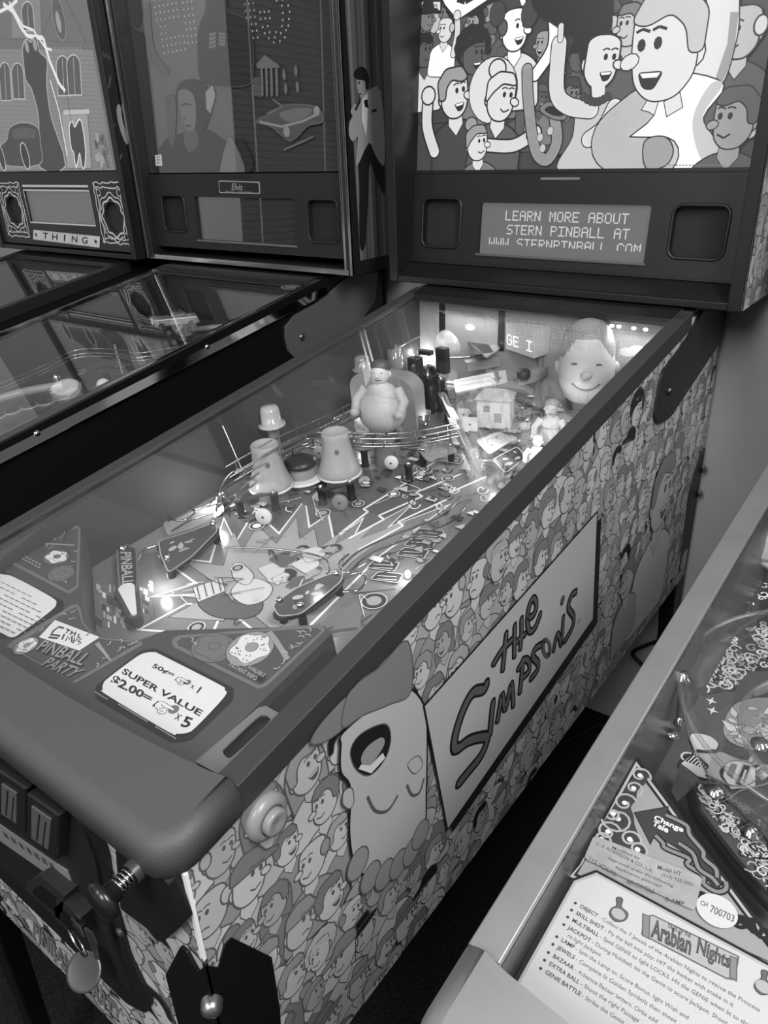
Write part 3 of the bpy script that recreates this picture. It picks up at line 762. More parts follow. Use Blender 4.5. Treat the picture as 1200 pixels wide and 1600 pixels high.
# named spots in the crowd
person(A, F.px(664, 82), .024, 2, 0, 6, 'short', 1, .05, white=7, arms=[[(-1.6, -2.4), (-2.2, -.4), (-.9, .7)]])
person(A, F.px(697, 48), .018, 6, 5, 7, 'bald', -1, -.1, white=7, arms=[[(-1.4, -2.2), (-1.6, -.2), (-1.3, 1.4)]])
person(A, F.px(742, 88), .028, 2, 0, 3, 'afro', 1, 0, white=7, mouth=2)
person(A, F.px(806, 48), .030, 7, 2, 6, 'bald', 1, .05, white=7, mouth=2, arms=[[(1.5, -2.6), (2.6, -1.2), (2.5, .6)]])
A.shape(oval(F.px(779, 22), .016, .02, 14), 1, .0015, 0); A.shape(oval(F.px(829, 22), .016, .022, 14), 1, .0015, 0)
person(A, F.px(985, 42), .026, 5, 3, 2, 'bun', -1, 0, white=7, arms=[[(-1.5, -2.4), (-2.0, -.9), (-.7, .0)], [(1.5, -2.4), (2.2, -.9), (1.2, .3)]])
person(A, F.px(1160, 52), .032, 5, 6, 2, 'bald', -1, 0, white=7, arms=[[(-1.2, -4.4), (-.6, -3.6), (.2, -2.9)]])
# boy, girl, baby
person(A, F.px(712, 150), .036, 6, 4, 1, 'short', 1, .12, white=7, mouth=2, arms=[[(-1.5, -2.6), (-1.9, -1.2), (-1.7, .3)]])
A.shape([(x * (1 + .0), y) for x, y in oval(F.px(772, 142), .052, .056, 26)], 6, .0018, 0)
person(A, F.px(785, 155), .034, 6, 6, 2, 'bun', 1, -.1, white=7, arms=[[(-.6, -2.4), (1.2, -2.3), (2.4, -1.6)]])
person(A, F.px(748, 226), .026, 6, 4, 3, 'bun', 1, .1, white=7)
# saxophone
A.limb(fp([(826, 110), (828, 160), (838, 232), (856, 250), (872, 222), (868, 180)]), .020, 4, .002, 0)
A.shape(fp(spline([(846, 172), (860, 160), (884, 170), (886, 186), (866, 186)], 4, True)), 3, .0018, 0); A.shape(fp(spline([(853, 172), (864, 166), (882, 175), (880, 182), (864, 180)], 4, True)), 0)
for q in ((846, 215), (850, 232), (862, 205)): A.shape(oval(F.px(*q), .006, .007, 10), 5, .001, 0)
# woman with big dark hair
A.shape([(x, y) for x, y in fp(spline([(838, -60), (836, 10), (870, 40), (902, 64), (912, 108), (920, 122), (930, 78), (952, 60), (958, 20), (950, -60)], 5, True))], 0, .0018, 0)
A.shape(fp(spline([(905, 170), (897, 215), (876, 268), (980, 268), (975, 220), (968, 170), (938, 155)], 5, True)), 5, .002, 0)
A.limb(fp([(925, 172), (890, 166), (872, 142), (876, 70)]), .028, 6, .002, 0); A.limb(fp([(878, 62), (879, 42)]), .010, 6, .0015, 0)
A.limb(fp([(962, 168), (945, 200), (922, 218)]), .026, 6, .002, 0)
person(A, F.px(942, 98), .036, 6, 0, 5, 'plain', 1, -.06, white=7, body=False, mouth=2)
A.shape(fp([(926, 128), (948, 128), (946, 160), (928, 158)]), 6); 
for i in range(7): A.shape(oval(F.px(914 + i * 6.2, 152 + 8 * math.sin(math.pi * i / 6)), .0065, .0065, 10), 1, .001, 0)
# big man in a white shirt with one arm up
A.shape(fp(spline([(1104, -60), (1108, 20), (1100, 60), (1086, 118), (1128, 132), (1150, 70), (1156, 20), (1150, -60)], 5, True)), 6, .002, 0)
A.shape(fp([(1128, 132), (1140, 110), (1150, 70), (1156, 20), (1143, 20), (1138, 70), (1118, 128)]), 4)
A.shape(fp(spline([(985, 160), (1000, 145), (1030, 150), (1066, 140), (1074, 116), (1132, 134), (1100, 184), (1118, 220), (1146, 270), (985, 270)], 4, True)), 7, .0022, 0)
A.shape(fp(spline([(1112, 132), (1131, 134), (1100, 182), (1118, 218), (1145, 268), (1112, 268), (1090, 232), (1085, 182)], 4, True)), 5)
A.limb(fp([(1000, 170), (955, 210), (962, 240), (1035, 245)]), .058, 5, .0022, 0); A.shape(fp(spline([(1010, 222), (1040, 215), (1053, 235), (1042, 258), (1012, 262)], 5, True)), 4, .0022, 0)
A.shape(fp([(1019, 150), (1005, 172), (1016, 175), (1024, 180), (1030, 160)]), 6, .0015, 0); A.shape(fp([(1040, 160), (1044, 182), (1068, 168), (1064, 146)]), 6, .0015, 0)
person(A, F.px(1040, 82), .066, 6, 5, 7, 'short', -1, .05, ow=.035, white=7, body=False, mouth=2)
person(A, F.px(1148, 190), .037, 4, 2, 2, 'short', -1, .0, ow=.06, white=7)
for i in range(18): A.line(fp([(1042 + i * 5.2, 258.5), (1045.5 + i * 5.2, 258.5)]), .0016, 3)
b.build('backglass', LIT, main, label='backlit cartoon crowd picture')
b = MB(); b.slab(F, [(-hw, vtop - .003), (hw, vtop - .003), (hw, vtop + .003), (-hw, vtop + .003)], .0035, .010); b.build('backglass_trim', BLK_SAT, main)

def speaker_panel(M, root, hw, vb, vt, holes, win, mat, screen_mat, rim=.004):
    """panel with rounded speaker holes and a display window; holes and win are (x0,x1,v0,v1)"""
    F = M.pan; b = M.mb(); b.xf = None
    outer = [(-hw, vb), (hw, vb), (hw, vt), (-hw, vt)]
    hs = [rrect(*h, .014) for h in holes] + [rrect(*win, .004)]
    plate(b, F, outer, hs, -.014, 0.0, 0)
    p = b.build('speaker_panel', mat, root)
    for h in holes:
        b = MB(); x0, x1, v0, v1 = h
        pts = [F.at(x, y, 0.0) for x, y in rrect(x0 - .002, x1 + .002, v0 - .002, v1 + .002, .016)]
        b.tube(pts, .0030, 8, closed=True); b.build('speaker_rim', mat, p)
        b = MB(); b.slab(F, [(x0 - .004, v0 - .004), (x1 + .004, v0 - .004), (x1 + .004, v1 + .004), (x0 - .004, v1 + .004)], -.020, -.0145)
        b.build('speaker_grille', G(.12, .7, 0, .3, noise=.5, scale=900, bump=.6, name='speaker_cloth'), p)
    return p
F = MM.pan
def rect_of(F, tl, tr, br, bl):
    P = F.pts([tl, tr, br, bl]); return ((P[0][0] + P[3][0]) / 2, (P[1][0] + P[2][0]) / 2, (P[2][1] + P[3][1]) / 2, (P[0][1] + P[1][1]) / 2)
h1 = rect_of(F, (662, 311), (718, 312), (719, 387), (661, 383)); h2 = rect_of(F, (1053, 322), (1139, 322), (1130, 404), (1046, 402))
h1 = (h1[0], h1[0] + (h2[1] - h2[0]), h1[2], h1[3])
win = rect_of(F, (751, 315), (1016, 323), (1007, 413), (746, 395))
vb = -.071
sp = speaker_panel(MM, main, hw, vb, vtop - .001, [h1, h2], win, G(.085, .42, 0, .45, name='panel_black'), None)
# lower lip of the window, its highlight put into a lighter grey
b = MB(); b.tube([F.at(win[0] - .004, win[2] - .002, .001), F.at(win[1] + .004, win[2] - .002, .001)], .0028, 8); b.build('window_lip', G(.30, .3), sp)
b = MB(); x0, x1 = F.px(845, 278)[0], F.px(906, 279)[0]; v = F.px(875, 279)[1]; b.slab(F, [(x0, v - .002), (x1, v - .002), (x1, v + .002), (x0, v + .002)], .0, .0006); b.build('lift_slot', G(.42, .4), sp)
FONT = {'A': '01110 10001 10001 11111 10001 10001 10001', 'B': '11110 10001 10001 11110 10001 10001 11110', 'C': '01110 10001 10000 10000 10000 10001 01110', 'E': '11111 10000 10000 11110 10000 10000 11111',
        'I': '11111 00100 00100 00100 00100 00100 11111', 'L': '10000 10000 10000 10000 10000 10000 11111', 'M': '10001 11011 10101 10101 10001 10001 10001', 'N': '10001 11001 11001 10101 10011 10011 10001',
        'O': '01110 10001 10001 10001 10001 10001 01110', 'P': '11110 10001 10001 11110 10000 10000 10000', 'R': '11110 10001 10001 11110 10100 10010 10001', 'S': '01111 10000 10000 01110 00001 00001 11110',
        'T': '11111 00100 00100 00100 00100 00100 00100', 'U': '10001 10001 10001 10001 10001 10001 01110', 'W': '10001 10001 10001 10101 10101 10101 01010', '.': '00000 00000 00000 00000 00000 01100 01100',
        'G': '01110 10001 10000 10111 10001 10001 01110', '!': '00100 00100 00100 00100 00100 00000 00100'}
def dots(b, fr, text, x, y, px, off, mi, rows=(0, 7), size=.86, py=None):
    py = py or px
    for ch in text:
        if ch in FONT:
            for r, row in enumerate(FONT[ch].split()):
                if rows[0] <= r < rows[1]:
                    for c, v in enumerate(row):
                        if v == '1':
                            cx, cy = x + c * px, y - r * py; s = px * size / 2; t = py * size / 2
                            b.flat(fr, [(cx - s, cy - t), (cx + s, cy - t), (cx + s, cy + t), (cx - s, cy + t)], off, mi)
        x += 6 * px
    return x
b = MB(); b.slab(F, [(win[0] - .004, win[2] - .004), (win[1] + .004, win[2] - .004), (win[1] + .004, win[3] + .004), (win[0] - .004, win[3] + .004)], -.013, -.009, 0)
dp = (win[1] - win[0]) / 131
dots(b, F, 'LEARN MORE ABOUT', *F.px(788, 330), dp, -.0086, 1)
dots(b, F, 'STERN PINBALL AT', *F.px(790, 352), dp, -.0086, 1)
dots(b, F, 'WWW.STERNPINBALL.COM', *F.px(762, 372), dp, -.0086, 1, rows=(0, 5))
b.build('dot_display', [EM(.36, 1.0, name='display_grey'), EM(.74, 1.0, name='display_dots')], sp, label='lit dot display with three lines of capitals')
# box lip under the panel, cables
b = MB(); b.slab(MM.pan, [(-hw, vb - .001), (hw, vb - .001), (hw, vb + .002), (-hw, vb + .002)], 0, .004); b.build('panel_ledge', BLK_SAT, main)
# ------------------------------------------------------------------ main machine: apron and cards
F = MM.apron; fp = lambda L: F.pts(L)
b = MB()
out = [(-.262, -.018), (-.262, .216)] + fp([(128, 820), (128.5, 938), (134, 968), (146, 986), (165, 996), (215, 1001), (234, 994), (258, 985), (290, 984)]) + [(.19, .222), (.205, .218), (.205, -.018)]
out = out[:2] + out[3:]
b.slab(F, list(reversed(out)), -.05, 0, 0)
apron = b.build('apron', G(.29, .55, 0, .35, bump=.1, scale=500, name='apron_grey'), main, bevel=.002)
AP = tones((.36, .17, .24, .31, .42, .56, .68, .83))
def decal(name, label, fn, off=.0003):
    b = MB(); A = Art(b, F, None, off, 3e-5); fn(A, b); return b.build(name, AP, apron, label=label)
def donut(A, c, rx, ry, rot, dough, ice, seed, sprinkle):
    r = random.Random(seed); C = fp([c])[0]
    A.shape(oval(C, rx, ry, 28, rot), dough, .0007, 1)
    P = []
    for i in range(30):
        a = 2 * math.pi * i / 30; q = .86 + .10 * math.sin(5 * a + seed); P.append((C[0] + rx * q * math.cos(a) * .98, C[1] + ry * .05 + ry * q * .92 * math.sin(a)))
    A.shape(P, ice, .0005, 1); A.shape(oval((C[0], C[1] + ry * .1), rx * .28, ry * .26, 14), dough, .0005, 1)
    for i in range(sprinkle):
        a = r.uniform(0, 6.28); q = r.uniform(.4, .75); p = (C[0] + rx * q * math.cos(a), C[1] + ry * q * math.sin(a)); d = r.uniform(0, 3.14)
        A.line([p, (p[0] + .0022 * math.cos(d), p[1] + .0022 * math.sin(d))], .0009, 1)
def confetti(A, pts, seed):
    r = random.Random(seed)
    for c in pts:
        C = F.px(*c); d = r.uniform(0, 3.14); A.line(spline([C, (C[0] + .004 * math.cos(d), C[1] + .004 * math.sin(d)), (C[0] + .007 * math.cos(d + .5), C[1] + .007 * math.sin(d + .5))], 3), .0011, 6)
def left_tri(A, b):
    q = fp([(108, 820), (118, 819), (126, 825), (123, 918), (110, 928), (102, 926), (18, 882), (16, 875), (22, 870)])
    A.shape(q, 4, .0002, 2); P = fp([(110, 825), (121, 827), (118, 915), (108, 922), (24, 878), (24, 875)]); A.shape(P, 3, .0006, 1)
    donut(A, (96, 896), .019, .016, 0, 4, 4, 2, 0); donut(A, (88, 871), .021, .0145, 0, 4, 7, 1, 14)
    A.line(fp([(66, 850), (116, 853)]), .003, 5); A.line(fp([(100, 848), (106, 826)]), .0008, 1)
    confetti(A, [(112, 828), (98, 836), (92, 842), (84, 846), (72, 856), (116, 862), (112, 878), (104, 912), (76, 858)], 3)
    A.shape(fp([(34, 874), (30, 871), (32, 877)]), 1)
    for k in range(2):
        for i in range(6): A.line(fp([(36 + i * 5 - k * 1, 869 + i * 2.6 + k * 5), (39.5 + i * 5 - k * 1, 871 + i * 2.6 + k * 5)]), .0022, 5)
decal('triangle_decal', 'grey decal with two doughnuts on the left wing', left_tri)
def logo(A, b):
    q = fp([(112, 946), (120, 944), (126, 950), (130, 972), (144, 989), (162, 997), (222, 1002), (223, 1008), (118, 1068), (10, 1010), (16, 1005)])
    A.shape(q, 4, .0002, 2); A.shape(fp([(112, 952), (118, 950), (122, 956), (127, 975), (142, 992), (160, 1000), (213, 1006), (114, 1064), (22, 1012)]), 3, .0006, 1)
    A.shape(fp([(86, 969), (156, 996), (124, 1017), (61, 996)]), 7, .0008, 2)
    LS = [([(100, 982), (92, 980), (84, 986), (80, 992), (94, 994), (90, 998), (76, 996)], 12), ([(97, 1000), (101, 991)], 9), ([(103, 1002), (106, 994), (109, 1000), (113, 994), (112, 1004)], 7), ([(114, 1006), (117, 997), (122, 1000), (117, 1002)], 7), ([(128, 999), (122, 1002), (127, 1005), (121, 1008)], 7), ([(104, 983), (110, 986)], 7), ([(108, 984), (104, 990)], 7), ([(113, 986), (110, 993)], 7), ([(119, 988), (116, 995)], 7), ([(112, 989), (118, 991)], 6), ([(124, 991), (122, 996), (126, 998)], 7), ([(135, 994), (139, 991)], 6)]
    for P, w in LS: A.line(fp(P), w * .00026, 2)
    quad_text(b, F, 'PINBALL', fp([(57, 1019), (128, 1044), (146, 1026), (72, 1003)]), A.z + 2e-4, 1, bold=.05)
    quad_text(b, F, 'PINBALL', fp([(56, 1016), (127, 1041), (145, 1024), (71, 1001)]), A.z + 3e-4, 5, bold=.01)
    quad_text(b, F, 'PARTY', fp([(66, 1042), (112, 1062), (134, 1050), (82, 1030)]), A.z + 2e-4, 1, bold=.05)
    quad_text(b, F, 'PARTY', fp([(65, 1040), (111, 1060), (133, 1048), (81, 1028)]), A.z + 3e-4, 5, bold=.01)
    donut(A, (41, 1010), .013, .014, 0, 5, 7, 4, 12)
    A.line(fp([(152, 1006), (174, 1034)]), [.005, .002], 5)
    confetti(A, [(110, 958), (104, 962), (108, 968), (190, 1006), (200, 1008), (206, 1007), (196, 1014), (160, 1030), (152, 1044), (168, 1010), (62, 988), (184, 1020)], 8)
decal('logo_decal', 'lettered decal in the middle of the apron', logo)
def right_tri(A, b):
    q = fp([(268, 1004), (270, 998), (280, 993), (498, 976), (508, 982), (506, 988), (418, 1072), (404, 1077), (272, 1012)])
    A.shape(q, 4, .0002, 2); A.shape(fp([(278, 1003), (284, 998), (494, 982), (501, 986), (414, 1066), (406, 1070), (280, 1008)]), 3, .0006, 1)
    donut(A, (333, 1012), .0265, .021, 0, 4, 4, 6, 0); donut(A, (391, 1014), .0255, .026, 0, 5, 7, 7, 26)
    A.line(fp([(450, 1032), (430, 1000), (422, 990), (414, 994), (412, 998)]), .006, 5); A.line(fp([(452, 1014), (470, 1010)]), .004, 4)
    confetti(A, [(300, 1004), (306, 1010), (470, 992), (478, 990), (486, 988), (476, 998), (464, 1006), (440, 1040), (450, 1022), (456, 1016), (486, 996), (428, 1046), (384, 1042)], 5)
    quad_text(b, F, 'SQUISHEE AVAILABLE', fp([(362, 1034), (412, 1062), (416, 1055), (366, 1028)]), A.z + 2e-4, 6)
    quad_text(b, F, 'INSTANT INFO', fp([(358, 1042), (400, 1066), (404, 1060), (362, 1036)]), A.z + 2e-4, 6)
    A.shape(fp([(402, 1060), (410, 1056), (409, 1053), (416, 1060), (408, 1070), (408, 1066), (401, 1066)]), 1)
decal('triangle_decal', 'grey decal with two doughnuts on the right wing', right_tri)
zc = lambda x, y: (150 + x / 5.4545, 1000 + y / 5.4545); cp = lambda L: F.pts([zc(*q) for q in L])
def price(A, b):
    A.shape(roundc(cp([(480, 72), (530, 82), (1175, 412), (1168, 520), (810, 860), (640, 880), (-10, 500), (0, 390), (380, 95)]), .004), 1)
    for x, y, n in ((-5, 445, 6), (195, 550, 14), (510, 742, 10)):
        for i in range(n): A.line(cp([(x + i * 18, y + i * 11), (x + 11 + i * 18, y + 7 + i * 11)]), .0011, 6)
    A.shape(fp([zc(*q) for q in spline([(440, 114), (500, 112), (560, 135), (1050, 385), (1098, 430), (1098, 490), (860, 745), (780, 798), (690, 806), (620, 790), (95, 475), (62, 430), (66, 380), (110, 330), (350, 150)], 4, True)]), 7)
    z = A.z + 1e-4
    T = lambda s, q, **k: quad_text(b, F, s, cp(q), z, 1, **k)
    T('50\u00a2=', [(470, 248), (650, 330), (680, 292), (502, 205)], bold=.03)
    T('1', [(856, 456), (868, 462), (908, 414), (896, 404)], bold=.02); T('x', [(800, 416), (830, 428), (850, 398), (818, 386)])
    T('SUPER VALUE', [(218, 290), (885, 660), (920, 612), (250, 245)], bold=.028)
    T('$2.00=', [(115, 385), (455, 545), (495, 488), (162, 300)], bold=.035)
    T('5', [(718, 745), (790, 760), (838, 678), (765, 652)], bold=.03); T('x', [(665, 680), (708, 698), (742, 650), (700, 632)])
    for (hx, hy, s) in ((720, 355, .62), (560, 580, 1.0)):
        C = lambda L: cp([(hx + x * s, hy + y * s) for x, y in L])
        A.shape(oval(cp([(hx + 105 * s, hy + 20 * s)])[0], .0058 * s, .0052 * s, 18), 4, .0002, 4)
        A.shape(C([(-75, -15), (-30, -52), (-20, -48), (-60, -10), (-72, 0)]), 1)
        A.shape(C(spline([(-55, -10), (-30, -38), (10, -45), (40, -30), (100, 10), (110, 24), (95, 28), (50, 12), (40, 45), (10, 58), (-25, 48), (-30, 20)], 4, True)), 7, .0006, 2)
        for L in ([(-20, 10), (20, 18)], [(-22, 30), (16, 38)], [(0, -20), (20, 5), (45, 10)]): A.line(C(L), .0007, 2)
decal('price_card', 'white card with coin prices', price)
def rules(A, b):
    A.shape(fp([(-60, 880), (0, 890), (100, 940), (98, 955), (40, 990), (20, 1000), (-60, 990)]), 1)
    A.shape(fp(spline([(-60, 884), (0, 897), (22, 902), (80, 933), (88, 944), (78, 956), (40, 984), (20, 996), (0, 988), (-60, 960)], 4, True)), 7)
    for k in range(9):
        for i in range(12):
            x = -24 + i * 8.4 - k * 1.0; y = 897 + i * 4.1 + k * 8.4
            lim = 78 - abs(k - 4.5) * 7 - (k > 5) * (k - 5) * 11
            if x < lim and (i * 7 + k * 3) % 9: A.line(fp([(x, y), (x + 6.4, y + 3.2)]), .0011, 4)
decal('rules_card', 'white card with lines of small print', rules)
# shooter lane cover with its slot
b = MB(); o_ = fp([(306, 1192), (404, 1108), (416, 1105), (440, 1118), (344, 1212), (330, 1205)]); s_ = [F.px(240 + x / 4, 1100 + y / 4) for x, y in spline([(436, 305), (450, 280), (640, 100), (690, 78), (724, 92), (715, 130), (510, 325), (460, 342)], 4, True)]
if area2(o_) < 0: o_.reverse()
plate(b, F, o_, [s_], .0, .002, 0)
b.build('lane_cover', G(.44, .4, name='lane_cover_grey'), main)
b = MB(); b.slab(F, [(.2055, -.01), (.264, -.01), (.264, .20), (.2055, .20)], -.02, -.012); b.build('lane_floor', G(.16, .4), main)
# ------------------------------------------------------------------ main machine: the playfield and what is screwed to it
PFR = MM.pf; UP = PFR.n
def pp(x, y, h=0.0): 
    f = PFR.lift(h); return f.at(*f.px(x, y))
def new(name, mats, fn, parent=None, bevel=0, label=None):
    b = MB(); fn(b); return b.build(name, mats, parent or main, bevel=bevel, label=label)
INNER = G(.27, .5, 0, .08, noise=.05, scale=5, name='inner_side_grey')
for sx in (-1, 1):
    new('inner_side', INNER, lambda b: b.prism([(sx * .2685, .0, -.12 + FZ), (sx * .2685, 1.08, -.02 + FZ), (sx * .2685, 1.08, 1.08 * S - .012 + FZ), (sx * .2685, 0, -.012 + FZ)], (-sx * .003, 0, 0)))
PFM = tones((.52, .12, .26, .38, .50, .64, .78, .93), .22, .5)
b = MB(); b.slab(PFR, [(-.2655, .03), (.2655, .03), (.2655, 1.075), (-.2655, 1.075)], -.012, 0, 4)
reg = [(-.264, .06), (.264, .06), (.264, 1.07), (-.264, 1.07)]
A = Art(b, PFR, reg, .0002, 1.5e-5); fp = lambda L: PFR.pts(L); rg = random.Random(11)
A.shape(fp([(140, 1000), (140, 880), (245, 845), (420, 800), (560, 760), (720, 700), (800, 740), (640, 900), (480, 1010)]), 4)
# skyline patch, lower left
zb = A.z
for i in range(60):
    A.z = zb + (i % 10) * 3e-5
    x, y = rg.uniform(150, 236), rg.uniform(915, 985); w, h = rg.uniform(3, 9), rg.uniform(5, 16)
    A.shape(fp([(x, y), (x + w, y + w * .5), (x + w, y + w * .5 - h), (x, y - h)]), rg.choice((3, 4, 5, 6, 6, 7)), .0004, 2)
# star bursts
B1 = [(222, 983), (292, 945), (345, 948), (305, 928), (242, 932), (310, 912), (250, 870), (330, 880), (350, 812), (368, 850), (398, 800), (436, 836), (476, 783), (482, 826), (512, 806), (520, 846), (566, 812), (552, 838), (642, 790), (604, 826), (700, 790), (590, 870), (480, 980), (430, 1010), (350, 946), (330, 990), (290, 988)]
A.shape(fp([(330, 790), (420, 760), (560, 735), (680, 735), (690, 790), (560, 880), (430, 860), (340, 860)]), 3)
A.shape(fp(B1), 4, .0036, 7); A.shape(fp([(x * .78 + 92, y * .78 + 198) for x, y in B1]), 5, .0012, 2)
for L in ([(545, 842), (600, 812), (592, 806), (660, 776), (650, 770), (735, 735)], [(560, 860), (630, 822), (622, 816), (700, 780), (694, 774), (760, 745)], [(530, 835), (575, 800), (568, 796), (640, 752), (632, 748), (700, 712)]):
    A.line(fp(L), .004, 7)
for i in range(14):
    x = 470 + i * 18; A.shape(fp(spline([(x, 782 - i * 6), (x + 10, 774 - i * 6), (x + 18, 780 - i * 6), (x + 9, 790 - i * 6)], 4, True)), rg.choice((2, 3, 6)), .0004, 1)
# curls and patches, upper middle
for i in range(26):
    x, y = rg.uniform(610, 780), rg.uniform(690, 800); r = rg.uniform(5, 11)
    A.line(fp([(x + r * (1 - t / 14) * math.cos(t * .55), y + .8 * r * (1 - t / 14) * math.sin(t * .55)) for t in range(13)]), .0022, rg.choice((6, 7, 2)))
# a plain man in dark trousers lying across the middle
A.shape(fp(spline([(310, 940), (345, 925), (370, 945), (408, 940), (404, 960), (372, 968), (330, 962)], 5, True)), 3, .001, 1)
A.shape(fp(spline([(362, 930), (372, 912), (400, 905), (425, 918), (415, 938), (385, 946)], 5, True)), 6, .001, 1)
A.shape(fp(spline([(366, 905), (364, 885), (378, 882), (396, 900), (386, 915)], 5, True)), 6, .001, 1)
person(A, fp([(438, 902)])[0], .017, 6, 2, 6, 'short', 1, -.9, white=7, body=False)
A.shape(fp([(302, 920), (346, 905), (352, 925), (310, 942)]), 6, .0008, 1)
for k in range(4): A.line(fp([(308 + k * 11, 918 - k * 4), (313 + k * 11, 938 - k * 4)]), .002, 3)
for q in [(455, 880), (490, 895), (505, 870), (470, 862), (520, 860)]: person(A, fp([q])[0], .010, rg.choice((5, 6)), rg.choice((2, 3)), rg.choice((3, 6)), rg.choice(STYLES), 1, rg.uniform(-1, .3), white=7)
# inserts and lettered plates (print too small to read)
for x, y, r in [(402, 824, .011), (505, 804, .011), (372, 890, .008), (308, 983, .010), (690, 708, .009), (700, 750, .009), (660, 735, .009), (585, 942, .016), (620, 968, .012), (290, 880, .01), (455, 770, .01), (560, 790, .009), (615, 775, .009)]:
    c = fp([(x, y)])[0]; A.shape(oval(c, r, r, 18), 2, .0012, 7); A.shape(oval(c, r * .62, r * .62, 16), rg.choice((5, 7)))
for x, y in [(668, 838), (656, 853), (644, 868), (598, 888), (604, 906), (655, 700), (680, 690), (700, 720)]:
    A.shape(roundc(fp([(x - 24, y + 2), (x - 12, y - 9), (x + 26, y - 5), (x + 18, y + 8)]), .004), 2, .001, 7)
    for k in range(2): A.line(fp([(x - 14, y - 1 + k * 5 - 2), (x + 16, y + 1 + k * 5 - 2)]), .0016, 6)
zb = A.z
for i in range(70):
    A.z = zb + (i % 8) * 3e-5
    x, y = rg.uniform(250, 760), rg.uniform(760, 985); c = PFR.px(x, y)
    if c[0] > .25 or c[0] < -.25: continue
    A.line(spline([c, (c[0] + rg.uniform(-.02, .02), c[1] + rg.uniform(-.02, .02)), (c[0] + rg.uniform(-.03, .03), c[1] + rg.uniform(-.03, .03))], 4), rg.choice((.0009, .0013, .002)), rg.choice((2, 2, 6, 7)))
# busy small print over the rest
zb = A.z + 3e-4
for i in range(420):
    A.z = zb + (i % 14) * 5e-5
    x, y = rg.uniform(-.25, .24), rg.uniform(.42, 1.05); r = rg.uniform(.004, .011); a = rg.uniform(0, 3)
    if -.12 < x < .09 and y < .6: continue
    A.shape(rg.choice((oval((x, y), r, r * .6, 10, a), [(x - r, y - r * .5), (x + r, y - r * .5), (x + r * .8, y + r * .6), (x - r * .9, y + r * .5)], [(x, y + r), (x - r, y - r * .4), (x + r, y - r * .6)])), rg.choice((2, 3, 5, 6, 7)), .0006, 1)
b.build('playfield', PFM, main, label='printed playfield with zigzag bursts')

# back panel with clouds
b = MB(); FB = Fr((0, 1.066, FZ), (1, 0, 0), (0, 0, 1))
b.box(-.265, .265, 1.066, 1.078, -.01 + FZ, 1.05 * S - .004 + FZ, 0)
A = Art(b, FB, None, .0004, 3e-5)
for x, z, r in ((.19, .10, .014), (.21, .104, .018), (.232, .10, .013), (.15, .07, .012), (.165, .074, .014), (-.14, .11, .012)):
    A.shape(oval((x, z), r, r * .6, 16), 1)
A.shape([(-.215, .05), (-.20, .05), (-.20, .158), (-.215, .158)], 2); A.shape([(-.075, .07), (-.06, .07), (-.06, .15), (-.075, .15)], 2); A.shape([(.095, .06), (.125, .06), (.125, .157), (.095, .157)], 2)
b.build('back_panel', tones((.58, .78, .10)), main, label='pale back panel with clouds')

TRN = G(.66, .25, 0, .5, name='frosted_cap_plastic'); BULB = EM(1.0, 6.0, name='bulb'); RUB = G(.10, .6, name='black_rubber'); CLR = GLASS(.93, 1.6, .03, veil=.10, name='clear_plastic')
CLR2 = GLASS(.88, 1.6, .05, veil=.22, name='cloudy_plastic'); WHT = G(.84, .4, name='white_plastic'); GRY = G(.5, .4, name='grey_plastic'); DRK = G(.16, .35, name='dark_plastic'); WIRE = G(.75, .18, 1, name='polished_wire')
# cooling-tower bumper caps
def tower(x, y, s=1.0):
    base = pp(x, y, .026)
    o = new('bumper', WHT, lambda b: b.lathe([(.034, -.004), (.037, -.002), (.034, 0), (.030, .002)], base, UP, 30), label='white bumper skirt')
    new('bumper_body', GRY, lambda b: b.lathe([(.024, -.026), (.024, -.004)], base, UP, 24), o)
    new('tower_cap', TRN, lambda b: b.lathe([(.0335 * s, .002), (.034 * s, .005), (.030 * s, .014), (.0255 * s, .030), (.0222 * s, .048), (.0208 * s, .062), (.0212 * s, .071), (.0195 * s, .073), (.0185 * s, .070), (.006, .066), (.0, .066)], base, UP, 36), o)
    d = (CAM - base); d.z = 0; d.normalize(); c = base + UP * .045 + d * .0226 * s; sd = UP.cross(d); f2 = Fr(c, sd, UP)
    b = MB()
    for q in range(6):
        a = q * math.pi / 3; b.stroke(f2, [(.001 * math.cos(a), .001 * math.sin(a)), (.0045 * math.cos(a), .0055 * math.sin(a))], .0016, .0012, 0)
    b.build('emblem', G(.34, .4), o)
    return o
tower(424, 757, 1.04); tower(531, 737, 1.04)
def post(x, y, h=.030, r=.0062, mat=None, top=True, parent=None):
    p = pp(x, y, 0)
    o = new('post', mat or RUB, lambda b: b.lathe([(r * 1.15, 0), (r * 1.15, .003), (r, .004), (r, h - .004), (r * 1.15, h - .003), (r * 1.15, h)], p, UP, 16), parent)
    if top: new('post_screw', CHROME, lambda b: b.lathe([(r * .6, h), (r * .6, h + .004), (0, h + .006)], p, UP, 12), o)
    return o
def round_target(x, y, h=.018, r=.013, mat=None):
    c = pp(x, y, h); d = Vector((.35, -1, 0)).normalized()
    o = new('round_target', mat or WHT, lambda b: b.lathe([(r, 0), (r, .004), (r * .9, .0055), (0, .0055)], c, d, 24))
    new('target_screw', G(.3, .3, .8), lambda b: b.lathe([(.002, .0055), (.0015, .007), (0, .0075)], c, d, 10), o)
    new('target_bracket', STEEL, lambda b: b.cyl(c - UP * h - d * .004, c - d * .004, .003, n=8), o)
for q in ((378, 808), (432, 797), (350, 798), (505, 788), (550, 780), (640, 752), (571, 728), (700, 660)): post(*q)
round_target(413, 806); round_target(532, 784, mat=GRY); round_target(500, 706, .02, .011); round_target(612, 722, .02, .012)
